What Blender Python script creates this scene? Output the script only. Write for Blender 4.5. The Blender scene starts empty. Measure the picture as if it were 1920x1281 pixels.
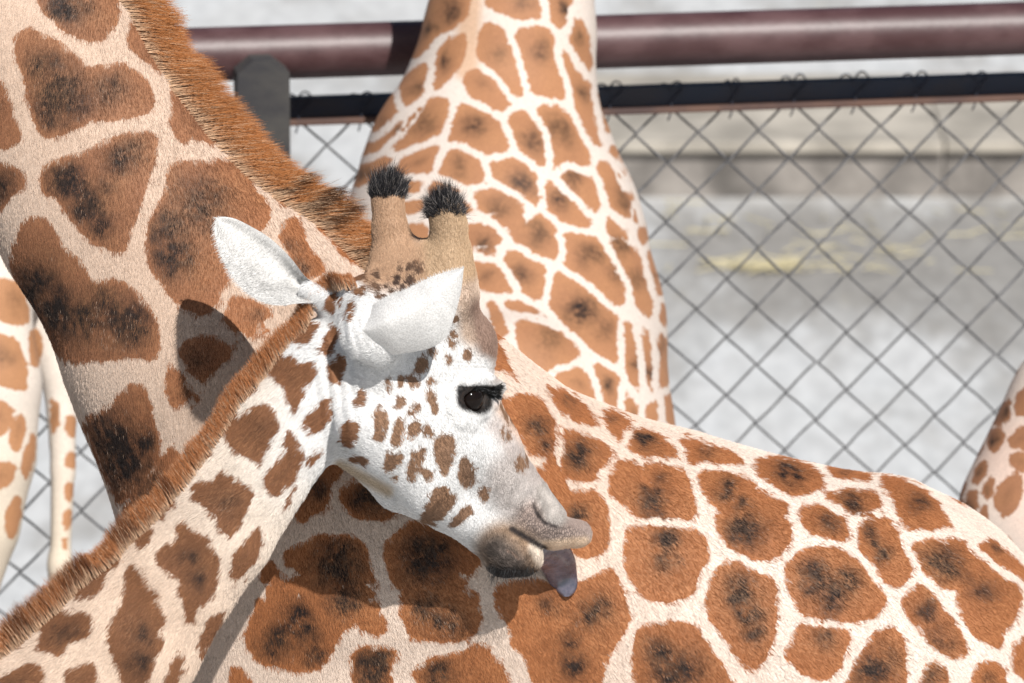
import bpy, math, time
import numpy as np
from mathutils import Vector, Matrix
T0 = time.time()
rng = np.random.default_rng(7)
R = math.radians
SC = bpy.context.scene
COL = SC.collection

# ------------------------------------------------------------------ camera, sky, sun, exposure
FPX = 1920 * 200.0 / 36.0            # focal length in photo pixels
PITCH = R(14.0)
CAMZ = 5.3
cam = bpy.data.cameras.new('camera')
cam.lens = 200.0; cam.sensor_width = 36.0
cam.clip_start = 0.1; cam.clip_end = 2000
cam.dof.use_dof = True; cam.dof.focus_distance = 9.80; cam.dof.aperture_fstop = 6.3
camo = bpy.data.objects.new('camera', cam); COL.objects.link(camo)
camo.location = (0, 0, CAMZ); camo.rotation_euler = (R(90) - PITCH, 0, 0)
SC.camera = camo
VX = np.array([1.0, 0, 0]); VY = np.array([0, math.sin(PITCH), math.cos(PITCH)]); VZ = np.array([0, math.cos(PITCH), -math.sin(PITCH)])
VM = np.stack([VX, VY, VZ])          # rows: view axes (right, up, forward) in the world

SUN_DIR = np.array([-0.27, -0.54, 0.80])            # way the light travels, in view axes
SUN_DIR = SUN_DIR @ VM; SUN_DIR /= np.linalg.norm(SUN_DIR)
SUN_EL = math.asin(-SUN_DIR[2])
world = bpy.data.worlds.new('World'); SC.world = world; world.use_nodes = True
wn = world.node_tree
sky = wn.nodes.new('ShaderNodeTexSky'); sky.sky_type = 'NISHITA'; sky.sun_disc = False
sky.sun_elevation = SUN_EL
sky.sun_rotation = math.atan2(-SUN_DIR[0], -SUN_DIR[1])
sky.air_density = 1.0; sky.dust_density = 1.2
bg = wn.nodes['Background']; bg.inputs[1].default_value = 0.052
wn.links.new(sky.outputs[0], bg.inputs[0])
sun = bpy.data.lights.new('sun', 'SUN'); sun.energy = 4.9; sun.angle = R(0.53); sun.color = (1.0, 0.965, 0.92)
suno = bpy.data.objects.new('sun', sun); COL.objects.link(suno); suno.location = (3, -4, 12)
suno.rotation_euler = Vector(SUN_DIR).to_track_quat('-Z', 'Y').to_euler()
SC.view_settings.view_transform = 'Standard'; SC.view_settings.look = 'None'
SC.view_settings.exposure = 0.12; SC.view_settings.gamma = 1.0
SC.view_settings.use_curve_mapping = False
SC.render.engine = 'CYCLES'
SC.cycles.use_denoising = True
SC.cycles.max_bounces = 5; SC.cycles.diffuse_bounces = 2; SC.cycles.glossy_bounces = 2
SC.cycles_curves.shape = 'RIBBONS' if hasattr(SC, 'cycles_curves') else 'RIBBONS'

# ------------------------------------------------------------------ helpers
def P(px, py, d):
    """photo pixel + distance along the view axis -> view-axes point (metres)"""
    return np.array([(px - 960) / FPX * d, (640.5 - py) / FPX * d, d], float)
def to_world(v):
    v = np.asarray(v, float)
    return v @ VM + np.array([0, 0, CAMZ])
def to_view(w):
    return (np.asarray(w, float) - np.array([0, 0, CAMZ])) @ VM.T
def pix(v):
    v = np.asarray(v)
    return np.stack([960 + v[:, 0] / v[:, 2] * FPX, 640.5 - v[:, 1] / v[:, 2] * FPX], 1)
def sstep(a, b, x):
    t = np.clip((x - a) / (b - a), 0, 1)
    return t * t * (3 - 2 * t)

def tag(o, label=None, cat=None, group=None, kind=None):
    if label: o['label'] = label
    if cat: o['category'] = cat
    if group: o['group'] = group
    if kind: o['kind'] = kind
    return o
def empty(name, loc):
    o = bpy.data.objects.new(name, None); COL.objects.link(o); o.location = loc; o.empty_display_size = 0.2
    return o
def link(name, data, parent=None):
    o = bpy.data.objects.new(name, data); COL.objects.link(o)
    if parent is not None:
        o.parent = parent
    return o
def mesh(name, V, Fs, mat, smooth=True):
    me = bpy.data.meshes.new(name)
    me.from_pydata([tuple(v) for v in np.asarray(V)], [], [tuple(int(i) for i in f) for f in Fs])
    if mat: me.materials.append(mat)
    if smooth: me.polygons.foreach_set('use_smooth', np.ones(len(me.polygons), bool))
    me.update()
    return me
def fast_mesh(name, V, Q, mat):
    me = bpy.data.meshes.new(name)
    n, q = len(V), len(Q)
    me.vertices.add(n); me.vertices.foreach_set('co', np.asarray(V, np.float32).ravel())
    me.loops.add(q * 4); me.loops.foreach_set('vertex_index', np.asarray(Q, np.int32).ravel())
    me.polygons.add(q); me.polygons.foreach_set('loop_start', np.arange(0, q * 4, 4, dtype=np.int32))
    me.polygons.foreach_set('use_smooth', np.ones(q, bool))
    me.update(calc_edges=True); me.validate()
    me.materials.append(mat)
    return me

def noise3(p, scale, seed=0):
    """cheap smooth value noise in numpy, -1..1"""
    q = np.asarray(p, float) * scale + seed * 17.13
    i = np.floor(q).astype(np.int64); f = q - i; f = f * f * (3 - 2 * f)
    def h(a, b, c):
        n = (a * 374761393 + b * 668265263 + c * 2147483647 + seed * 974711) & 0x7fffffff
        n = ((n ^ (n >> 13)) * 1274126177) & 0x7fffffff
        n = (n ^ (n >> 16)) & 0xffff
        return n / 32767.5 - 1
    x, y, z = i[:, 0], i[:, 1], i[:, 2]; u, v, w = f[:, 0], f[:, 1], f[:, 2]
    c = lambda a, b, t: a + (b - a) * t
    return c(c(c(h(x, y, z), h(x+1, y, z), u), c(h(x, y+1, z), h(x+1, y+1, z), u), v),
             c(c(h(x, y, z+1), h(x+1, y, z+1), u), c(h(x, y+1, z+1), h(x+1, y+1, z+1), u), v), w)

# ---- implicit shapes -------------------------------------------------------------------------
class Shape:
    """rounded cones blended into one skin; points in view axes"""
    def __init__(self): self.prims = []
    def cone(self, a, b, ra, rb, k=0.05, M=None, op='+'):
        self.chain([(a, ra), (b, rb)], k, M, op)
    def chain(self, pts, k=0.05, M=None, op='+', ki=.012):
        segs = [(np.asarray(p, float), np.asarray(q, float), r, s) for (p, r), (q, s) in zip(pts[:-1], pts[1:])]
        self.prims.append((segs, ki, None, None, k, M, op))
    @staticmethod
    def dist(pr, p):
        segs, ki, _, _, k, M, op = pr
        if M is not None: p = p @ M.T
        out = None
        for a, b, ra, rb in segs:
            if M is not None: a = M @ a; b = M @ b
            ba = b - a; l2 = max(float(ba @ ba), 1e-12)
            q = p - a
            h = np.clip((q @ ba) / l2, 0, 1)
            q = q - h[..., None] * ba
            d = np.sqrt(np.einsum('...i,...i->...', q, q)) - (ra + (rb - ra) * h)
            if out is None: out = d
            else:
                h = np.clip(.5 + .5 * (out - d) / ki, 0, 1); out = out + (d - out) * h - ki * h * (1 - h)
        return out
    @staticmethod
    def blend(d0, d1, k, op):
        if op == '-':
            d1 = -d1; h = np.clip(0.5 + 0.5 * (d1 - d0) / k, 0, 1)
            return d0 + (d1 - d0) * h + k * h * (1 - h)
        h = np.clip(0.5 + 0.5 * (d0 - d1) / k, 0, 1)
        return d0 + (d1 - d0) * h - k * h * (1 - h)
    def at(self, p):
        d = np.full(p.shape[:-1], 0.3)
        for pr in self.prims: d = self.blend(d, self.dist(pr, p), pr[4], pr[6])
        return d
    def hit(self, px, py, d0=8.5, d1=11.5):
        ds = np.linspace(d0, d1, 6001)
        pts = np.stack([(px - 960) / FPX * ds, (640.5 - py) / FPX * ds, ds], 1)
        v = self.at(pts); i = int(np.argmax(v < 0)) if (v < 0).any() else int(np.argmin(v))
        return pts[i]
    def grid(self, xs, ys, zs):
        D = np.full((len(xs), len(ys), len(zs)), 0.3, np.float32)
        for pr in self.prims:
            segs, ki, _, _, k, M, op = pr
            rm = max(max(s[2], s[3]) for s in segs)
            ext = rm * (1.0 if M is None else 1 / min(np.linalg.svd(M)[1].min(), 1.0)) + k + 0.04
            lo = np.min([np.minimum(s[0], s[1]) for s in segs], 0) - ext; hi = np.max([np.maximum(s[0], s[1]) for s in segs], 0) + ext
            sl = []
            for g, l, h in zip((xs, ys, zs), lo, hi):
                i0, i1 = np.searchsorted(g, [l, h]); sl.append(slice(i0, max(i1, i0)))
            s = tuple(sl)
            if any(x.stop <= x.start for x in sl): continue
            pts = np.stack(np.meshgrid(xs[sl[0]], ys[sl[1]], zs[sl[2]], indexing='ij'), -1)
            D[s] = self.blend(D[s], self.dist(pr, pts), k, op)
        return D

def axis(lo, hi, f0, f1, hf, hc):
    """grid line positions: spacing hf between f0 and f1, growing to hc outside"""
    mid = list(np.arange(f0, f1 + hf * .5, hf))
    out = []; x = f0; h = hf
    while x > lo: h = min(h * 1.12, hc); x -= h; out.append(x)
    x = mid[-1]; h = hf; up = []
    while x < hi: h = min(h * 1.12, hc); x += h; up.append(x)
    return np.array(out[::-1] + mid + up)

def surface_nets(D, xs, ys, zs, relax=2):
    ins = D < 0
    c = [ins[i:ins.shape[0]-1+i, j:ins.shape[1]-1+j, k:ins.shape[2]-1+k] for i in (0, 1) for j in (0, 1) for k in (0, 1)]
    s = np.zeros(c[0].shape, np.int8)
    for x in c: s += x
    act = np.argwhere((s > 0) & (s < 8))
    idx = np.full(c[0].shape, -1, np.int32); idx[act[:, 0], act[:, 1], act[:, 2]] = np.arange(len(act))
    offs = [(i, j, k) for i in (0, 1) for j in (0, 1) for k in (0, 1)]
    val = np.stack([D[act[:, 0]+i, act[:, 1]+j, act[:, 2]+k] for i, j, k in offs], 1).astype(float)
    pos = np.stack([np.stack([xs[act[:, 0]+i], ys[act[:, 1]+j], zs[act[:, 2]+k]], 1) for i, j, k in offs], 1)
    acc = np.zeros((len(act), 3)); cnt = np.zeros(len(act))
    for a in range(8):
        for b in range(a + 1, 8):
            if sum(abs(np.array(offs[a]) - np.array(offs[b]))) != 1: continue
            m = (val[:, a] < 0) != (val[:, b] < 0)
            t = val[m, a] / (val[m, a] - val[m, b])
            acc[m] += pos[m, a] + (pos[m, b] - pos[m, a]) * t[:, None]; cnt[m] += 1
    V = acc / cnt[:, None]
    quads = []
    for ax in range(3):
        o1, o2 = [(1, 2), (2, 0), (0, 1)][ax]
        sl0 = [slice(None)] * 3; sl1 = [slice(None)] * 3
        sl0[ax] = slice(0, -1); sl1[ax] = slice(1, None)
        e = np.argwhere(ins[tuple(sl0)] != ins[tuple(sl1)])
        ok = (e[:, o1] > 0) & (e[:, o2] > 0) & (e[:, o1] < idx.shape[o1]) & (e[:, o2] < idx.shape[o2])
        e = e[ok]
        def cell(d1, d2):
            q = e.copy(); q[:, o1] += d1; q[:, o2] += d2
            return idx[q[:, 0], q[:, 1], q[:, 2]]
        q = np.stack([cell(-1, -1), cell(0, -1), cell(0, 0), cell(-1, 0)], 1)
        fl = ins[e[:, 0], e[:, 1], e[:, 2]]
        q[~fl] = q[~fl][:, ::-1]
        quads.append(q)
    Q = np.concatenate(quads); Q = Q[(Q >= 0).all(1)]
    for _ in range(relax):
        s_ = np.zeros_like(V); n_ = np.zeros(len(V))
        for a in range(4):
            i, j = Q[:, a], Q[:, (a + 1) % 4]
            for ax in range(3):
                s_[:, ax] += np.bincount(i, V[j, ax], len(V)) + np.bincount(j, V[i, ax], len(V))
            n_ += np.bincount(i, minlength=len(V)) + np.bincount(j, minlength=len(V))
        V = V * .5 + .5 * s_ / np.maximum(n_, 1)[:, None]
    return V, Q

def vnormals(V, Q):
    d1 = V[Q[:, 2]] - V[Q[:, 0]]; d2 = V[Q[:, 3]] - V[Q[:, 1]]
    n = np.cross(d1, d2); N = np.zeros_like(V)
    for a in range(4):
        for ax in range(3): N[:, ax] += np.bincount(Q[:, a], n[:, ax], len(V))
    return N / np.maximum(np.linalg.norm(N, axis=1), 1e-12)[:, None]

# ---- coat patterns ---------------------------------------------------------------------------
def zoomed(s, ox, oy, polys):
    """outlines read off an enlarged crop: (points, darkness, [(x, y, radius px, strength)])"""
    out = []
    for it in polys:
        pts = np.array(it[0], float) / s + (ox, oy)
        dk = [(x / s + ox, y / s + oy, r, w) for x, y, r, w in (it[1] if len(it) > 1 else [])]
        out.append((pts, dk))
    return out

def poly_sd(q, poly):
    """signed distance (positive inside) of points to a closed outline"""
    n = len(poly); d = np.full(len(q), 1e9); ins = np.zeros(len(q), bool)
    for i in range(n):
        a, b = poly[i], poly[(i + 1) % n]
        ab = b - a; t = np.clip(((q - a) @ ab) / max(ab @ ab, 1e-9), 0, 1)
        e = q - a - t[:, None] * ab
        d = np.minimum(d, np.einsum('ij,ij->i', e, e))
        c = (a[1] > q[:, 1]) != (b[1] > q[:, 1])
        with np.errstate(divide='ignore', invalid='ignore'):
            xx = a[0] + (q[:, 1] - a[1]) * (b[0] - a[0]) / (b[1] - a[1] if b[1] != a[1] else 1e-9)
        ins ^= c & (q[:, 0] < xx)
    d = np.sqrt(d)
    return np.where(ins, d, -d)

def rounded(poly, n=2):
    for _ in range(n):
        nx = np.roll(poly, -1, 0)
        poly = np.stack([poly * .8 + nx * .2, poly * .2 + nx * .8], 1).reshape(-1, 2)
    return poly

def coat(v, spots, regions, cell=0.17, seed=1, gap=0.016, dark_auto=0.55, grow=0.3, line=.6):
    """spot field on skin points: signed distance in cm and darkness. Spots that the photograph shows are traced;
    the rest of the skin carries an irregular cell pattern of the same size."""
    q = pix(v)
    sd = np.full(len(v), -6.0); m2 = np.full(len(v), -6.0); dk = np.zeros(len(v))
    cm = v[:, 2] / FPX * 100
    for poly, darks in spots:
        poly = rounded(poly, 1)
        lo = poly.min(0) - 60; hi = poly.max(0) + 60
        m = np.where((q > lo).all(1) & (q < hi).all(1))[0]
        if not len(m): continue
        s = poly_sd(q[m], poly) * cm[m]
        m2[m] = np.maximum(m2[m], np.minimum(sd[m], s)); sd[m] = np.maximum(sd[m], s)
        mx = max(s.max(), 0.3)
        if darks:
            wx = noise3(v[m], 16, 71) * 13 + noise3(v[m], 45, 73) * 7; wy = noise3(v[m], 16, 72) * 13 + noise3(v[m], 45, 74) * 7
            for x, y, r, w in darks:
                rr = np.hypot(q[m, 0] - x + wx, q[m, 1] - y + wy) / r
                dk[m] = np.maximum(dk[m], np.maximum(min(w * 1.12, 1.1) * np.exp(-(rr / 1.3) ** 2 * 0.8), .32 * w * np.exp(-(rr / 2.6) ** 2)) * sstep(-.6, .6, s))
        else:
            dk[m] = np.maximum(dk[m], dark_auto * sstep(0.35, 1.0, s / mx) * (mx > 1.5))
    # outlines were read a little inside the patch edge: let patches grow towards each other, leaving the pale line between them
    sd = np.where(m2 > -.28, sd + grow, np.minimum(sd + grow, (sd - m2) * .5 - line * .5))
    # cell pattern where nothing was traced
    seen = np.full(len(v), -1e9)
    for rg in regions: seen = np.maximum(seen, poly_sd(q, np.array(rg, float)))
    m = np.where(seen < 6)[0]
    if len(m):
        r2 = np.random.default_rng(seed)
        w = v[m]; lo = w.min(0) - cell; hi = w.max(0) + cell
        n = (np.ceil((hi - lo) / cell)).astype(int)
        g = np.stack(np.meshgrid(*[np.arange(k) for k in n], indexing='ij'), -1)
        seeds = lo + (g + 0.5 + r2.uniform(-.38, .38, g.shape)) * cell
        ci = np.clip(((w - lo) / cell).astype(int), 0, n - 1)
        d1 = np.full(len(m), 9.0); d2 = np.full(len(m), 9.0)
        for di in (-1, 0, 1):
            for dj in (-1, 0, 1):
                for dl in (-1, 0, 1):
                    c2 = np.clip(ci + (di, dj, dl), 0, n - 1)
                    d = np.linalg.norm(w - seeds[c2[:, 0], c2[:, 1], c2[:, 2]], axis=1)
                    if True:
                        same = np.isclose(d, d1)
                        nd2 = np.where(same, d2, np.minimum(d2, np.maximum(d1, d)))
                        d1 = np.minimum(d1, d); d2 = nd2
        s = ((d2 - d1) * .5 - gap) * 100
        f = sstep(6, -14, seen[m])
        s2 = np.where(f > 0.5, s, -6)
        sd[m] = np.maximum(sd[m], s2)
        dk[m] = np.maximum(dk[m], np.where(f > .5, .6 * sstep(2.0, 5.0, s), 0))
    return sd, dk

def paint(v, default, layers):
    """natural coat colours laid over each other: capsules (x1,y1,x2,y2,r,softness,colour) on the traced side"""
    q = pix(v); c = np.tile(np.array(default, float), (len(v), 1))
    for x1, y1, x2, y2, r, soft, colr in layers:
        a = np.array([x1, y1], float); ab = np.array([x2 - x1, y2 - y1], float)
        t = np.clip(((q - a) @ ab) / max(ab @ ab, 1e-9), 0, 1)
        d = np.linalg.norm(q - a - t[:, None] * ab, axis=1)
        w = 1 - sstep(r * (1 - soft), r * (1 + soft), d)
        c += (np.array(colr) - c) * w[:, None]
    return c

# ------------------------------------------------------------------ materials
def new_mat(name):
    m = bpy.data.materials.new(name); m.use_nodes = True
    nt = m.node_tree
    return m, nt, nt.nodes['Principled BSDF']
def node(nt, t, **kw):
    n = nt.nodes.new(t)
    for k, v in kw.items():
        if k.startswith('i_'): n.inputs[k[2:].replace('_', ' ')].default_value = v
        else: setattr(n, k, v)
    return n
def mathn(nt, op, a, b=None, c=None, clamp=False):
    n = nt.nodes.new('ShaderNodeMath'); n.operation = op; n.use_clamp = clamp
    for i, x in enumerate((a, b, c)):
        if x is None: continue
        if isinstance(x, (int, float)): n.inputs[i].default_value = x
        else: nt.links.new(x, n.inputs[i])
    return n.outputs[0]
def mixc(nt, f, a, b, mode='MIX'):
    n = nt.nodes.new('ShaderNodeMix'); n.data_type = 'RGBA'; n.blend_type = mode
    for sock, x in ((n.inputs[0], f), (n.inputs[6], a), (n.inputs[7], b)):
        if isinstance(x, (int, float)): sock.default_value = x
        elif isinstance(x, tuple): sock.default_value = (*x, 1)
        else: nt.links.new(x, sock)
    return n.outputs[2]
def noise(nt, vec, scale, detail=3, rough=.55):
    n = node(nt, 'ShaderNodeTexNoise'); n.inputs['Scale'].default_value = scale
    n.inputs['Detail'].default_value = detail; n.inputs['Roughness'].default_value = rough
    if vec is not None: nt.links.new(vec, n.inputs['Vector'])
    return n.outputs[0]
def maprange(nt, x, a, b, c=0., d=1.):
    n = nt.nodes.new('ShaderNodeMapRange'); n.interpolation_type = 'SMOOTHSTEP'
    nt.links.new(x, n.inputs[0])
    for i, v in enumerate((a, b, c, d)): n.inputs[i + 1].default_value = v
    return n.outputs[0]

def coat_material(name, dark=(0.018, 0.012, 0.011), ragged=0.8, bump=.25, rough=.62):
    m, nt, bs = new_mat(name)
    tc = node(nt, 'ShaderNodeTexCoord').outputs['Object']
    at = lambda n: node(nt, 'ShaderNodeAttribute', attribute_name=n)
    sd = at('sd').outputs['Fac']; dk = at('dk').outputs['Fac']; base = at('base').outputs['Color']; spot = at('spot').outputs['Color']
    skin = at('skin').outputs['Fac']
    n1 = noise(nt, tc, 55, 4, .6); n2 = noise(nt, tc, 170, 2)
    e = mathn(nt, 'MULTIPLY_ADD', mathn(nt, 'SUBTRACT', n1, .5), 2.4 * ragged, sd)
    e = mathn(nt, 'MULTIPLY_ADD', mathn(nt, 'SUBTRACT', n2, .5), 1.0 * ragged, e)
    f = maprange(nt, e, -.16, .16)
    d2 = mathn(nt, 'MULTIPLY', dk, maprange(nt, noise(nt, tc, 75, 5, .7), .25, .62, .35, 1.25), clamp=True)
    sp = mixc(nt, d2, spot, dark)
    sp = mixc(nt, maprange(nt, noise(nt, tc, 12, 2), .3, .7, 0, .22), sp, (0.5, .25, .11), 'MIX')
    bcol = mixc(nt, maprange(nt, noise(nt, tc, 260, 2), .25, .75, .0, .22), base, mixc(nt, .35, base, (0.25, .13, .07)))
    col = mixc(nt, f, bcol, sp)
    fine = maprange(nt, noise(nt, tc, 420, 2), .3, .7, .80, 1.12)
    cm = node(nt, 'ShaderNodeVectorMath', operation='SCALE'); nt.links.new(col, cm.inputs[0]); nt.links.new(fine, cm.inputs['Scale'])
    # creased bare skin of the muzzle
    vo = node(nt, 'ShaderNodeTexVoronoi', feature='DISTANCE_TO_EDGE'); vo.inputs['Scale'].default_value = 170
    mp = node(nt, 'ShaderNodeMapping'); nt.links.new(tc, mp.inputs[0]); mp.inputs['Scale'].default_value = (1.5, 1, .8)
    nt.links.new(mp.outputs[0], vo.inputs['Vector'])
    cr = mathn(nt, 'MULTIPLY', maprange(nt, vo.outputs[0], .03, .22, 1, 0), skin)
    cc = mixc(nt, mathn(nt, 'MULTIPLY', cr, .7), cm.outputs[0], (0.02, 0.016, 0.016))
    nt.links.new(cc, bs.inputs['Base Color'])
    bs.inputs['Roughness'].default_value = rough; bs.inputs['Specular IOR Level'].default_value = .28
    b1 = node(nt, 'ShaderNodeBump'); b1.inputs['Strength'].default_value = bump; b1.inputs['Distance'].default_value = .004
    h = mathn(nt, 'ADD', noise(nt, tc, 330, 3), mathn(nt, 'MULTIPLY', cr, -2.2))
    nt.links.new(h, b1.inputs['Height']); nt.links.new(b1.outputs[0], bs.inputs['Normal'])
    return m

def hair_material(name, rough=.5):
    m, nt, bs = new_mat(name)
    a = node(nt, 'ShaderNodeAttribute', attribute_name='hcol'); b = node(nt, 'ShaderNodeAttribute', attribute_name='tcol')
    hi = node(nt, 'ShaderNodeHairInfo')
    c = mixc(nt, maprange(nt, hi.outputs['Intercept'], .05, .7), a.outputs['Color'], b.outputs['Color'])
    nt.links.new(c, bs.inputs['Base Color'])
    bs.inputs['Roughness'].default_value = rough; bs.inputs['Specular IOR Level'].default_value = .12
    return m
def flat_mat(name, col, rough=.6, metal=0., spec=.5, var=.15, scale=18, bump=0., coat_w=0.):
    m, nt, bs = new_mat(name)
    tc = node(nt, 'ShaderNodeTexCoord').outputs['Object']
    f = maprange(nt, noise(nt, tc, scale, 5, .6), .3, .7, 1 - var, 1 + var)
    cm = node(nt, 'ShaderNodeVectorMath', operation='SCALE'); cm.inputs[0].default_value = col; nt.links.new(f, cm.inputs['Scale'])
    nt.links.new(cm.outputs[0], bs.inputs['Base Color'])
    bs.inputs['Roughness'].default_value = rough; bs.inputs['Metallic'].default_value = metal; bs.inputs['Specular IOR Level'].default_value = spec
    bs.inputs['Coat Weight'].default_value = coat_w
    if bump:
        b = node(nt, 'ShaderNodeBump'); b.inputs['Strength'].default_value = bump; b.inputs['Distance'].default_value = .003
        nt.links.new(noise(nt, tc, scale * 8, 3), b.inputs['Height']); nt.links.new(b.outputs[0], bs.inputs['Normal'])
    return m

M_COAT = coat_material('giraffe coat')
M_HAIR = hair_material('giraffe hair')
M_BLACKHAIR = hair_material('dark hair', .4)
M_HOOF = flat_mat('hoof', (.06, .045, .035), .5)

# ------------------------------------------------------------------ hair
def add_hair(name, parent, roots, dirs, lens, rad, col, tip, npts=3, bend=None, mat=None, tiprad=.15):
    n = len(roots)
    hc = bpy.data.hair_curves.new(name)
    hc.add_curves([npts] * n)
    t = np.linspace(0, 1, npts)[None, :, None]
    pos = roots[:, None, :] + dirs[:, None, :] * (lens[:, None, None] * t)
    if bend is not None: pos = pos + bend[:, None, :] * (lens[:, None, None] * t * t)
    hc.points.foreach_set('position', pos.astype(np.float32).ravel())
    ra = hc.attributes.get('radius') or hc.attributes.new('radius', 'FLOAT', 'POINT')
    rr = (np.asarray(rad)[:, None] if np.ndim(rad) else rad) * (1 - (1 - tiprad) * np.linspace(0, 1, npts)[None, :]) * np.ones((n, 1))
    ra.data.foreach_set('value', rr.astype(np.float32).ravel())
    for nm, c in (('hcol', col), ('tcol', tip)):
        at = hc.attributes.new(nm, 'FLOAT_COLOR', 'CURVE')
        at.data.foreach_set('color', np.concatenate([c, np.ones((n, 1))], 1).astype(np.float32).ravel())
    hc.materials.append(mat or M_HAIR)
    return link(name, hc, parent)

def unit(v): return v / np.maximum(np.linalg.norm(v, axis=-1, keepdims=True), 1e-9)

# ------------------------------------------------------------------ a giraffe skin from a Shape
RUST = np.array([0.42, 0.165, 0.058]); BROWN = np.array([0.235, 0.105, 0.05])
CREAM = (0.74, 0.60, 0.47)

def limb_to_ground(S, top_v, r0, side=0.0, fwd=0.0, k=.08):
    """a leg that goes straight down in the world from a point given in view axes"""
    w = to_world(top_v); h = w[2]
    g = lambda f, dx, r: (to_view([w[0] + side + dx, w[1] + fwd, h * f]), r)
    S.chain([(top_v, r0), g(.62, .0, r0 * .62), g(.52, .02, .085), g(.30, .01, .062), g(.09, .0, .052), g(.035, .02, .07)], k=k)
    return w

def build_skin(name, parent, S, axes, spots, regions, base, spot, pattern, extra=None, relax=2, deform=None, skin=None):
    D = S.grid(*axes)
    V, Q = surface_nets(D, *axes, relax=relax)
    if deform: V = deform(V, vnormals(V, Q))
    n0 = len(V)
    if extra:
        for ev, eq in extra:
            Q = np.concatenate([Q, np.asarray(eq) + len(V)]); V = np.concatenate([V, ev])
    sd, dk = coat(V, spots, regions, **pattern)
    if n0 < len(V): sd[n0:] = -6; dk[n0:] = 0
    W = to_world(V)
    o0 = np.array(parent.location)
    me = fast_mesh(name, W - o0, Q, M_COAT)
    bc = base(V) if callable(base) else np.tile(np.array(base), (len(V), 1))
    sc = spot(V) if callable(spot) else np.tile(np.array(spot), (len(V), 1))
    if n0 < len(V): bc[n0:] = (.70, .69, .67); bc[n0:] *= 1 - .10 * sstep(.0, .6, noise3(V[n0:], 60, 77))[:, None]
    sk = skin(V) if skin else np.zeros(len(V))
    for nm, dat in (('sd', sd), ('dk', dk), ('skin', sk)):
        me.attributes.new(nm, 'FLOAT', 'POINT').data.foreach_set('value', dat.astype(np.float32))
    for nm, dat in (('base', bc), ('spot', sc)):
        me.attributes.new(nm, 'FLOAT_COLOR', 'POINT').data.foreach_set('color', np.concatenate([dat, np.ones((len(V), 1))], 1).astype(np.float32).ravel())
    ob = link('body', me, parent)
    return dict(V=V, Q=Q, N=vnormals(V, Q), sd=sd, dk=dk, base=bc, spot=sc, n0=n0, obj=ob, o0=o0)

def coat_hair(g, parent, count, length, flow, rad=.00034, frame=(-40, -40, 1960, 1320), lift=.30, mask=None, dark=(0.018, .012, .011)):
    """short coat hairs rooted on the skin; every hair takes the colour of the coat where it grows"""
    V, Q = g['V'], g['Q']
    c = V[Q].mean(1); q = pix(c)
    n = np.cross(V[Q[:, 2]] - V[Q[:, 0]], V[Q[:, 3]] - V[Q[:, 1]]); area = np.linalg.norm(n, axis=1) * .5
    nn = n / np.maximum(area * 2, 1e-12)[:, None]
    face = -np.einsum('ij,ij->i', nn, unit(c))
    w = area * (q[:, 0] > frame[0]) * (q[:, 0] < frame[2]) * (q[:, 1] > frame[1]) * (q[:, 1] < frame[3]) * (face > -.35)
    if mask is not None: w = w * mask(c, q)
    f = rng.choice(len(Q), count, p=w / w.sum())
    u, v = rng.random(count), rng.random(count)
    bw = np.stack([(1-u)*(1-v), u*(1-v), u*v, (1-u)*v], 1)
    itp = lambda A: np.einsum('ij,ij...->i...', bw, A[Q[f]])
    p = itp(V); N = unit(itp(g['N'])); sd = itp(g['sd']); dk = itp(g['dk']); base = itp(g['base']); spot = itp(g['spot'])
    q = pix(p)
    fl = flow(p, q); fl = fl - np.einsum('ij,ij->i', fl, N)[:, None] * N
    wob = np.stack([noise3(p, 40, 3), noise3(p, 40, 4), noise3(p, 40, 5)], 1)
    d = unit(unit(fl) + wob * .12 + rng.normal(0, .15, p.shape) + N * lift)
    e = sd + noise3(p, 55, 8) * .65 + noise3(p, 130, 9) * .55 + rng.normal(0, .10, count)
    t = sstep(-.12, .12, e)
    dd = np.clip(dk * (1.0 + .7 * noise3(p, 80, 11)) + rng.normal(0, .10, count) * (dk > .05), 0, 1)
    grey = ((dk > .3) & (rng.random(count) < .07 * sstep(-.1, .5, noise3(p, 30, 12))))
    sp = spot + (np.array(dark) - spot) * dd[:, None]
    sp[grey] = (0.38, .26, .19)
    col = base + (sp - base) * t[:, None]
    col = col * (1 + rng.normal(0, .11, (count, 1)))
    col = np.clip(col, .008, .95)
    L = (length(p, q) if callable(length) else np.full(count, length)) * rng.uniform(.6, 1.25, count)
    W = to_world(p) - g['o0']; dw = d @ VM
    bend = -(N * (lift * .6)) @ VM
    tip = np.clip(col * 1.10 + .012, 0, .95)
    return add_hair('coat_hair', parent, W, dw, L, rad * rng.uniform(.7, 1.3, count), col * .93, tip, 3, bend)

def zs(k):                         # squash along the view axis
    return np.diag([1, 1, 1 / k])

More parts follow.
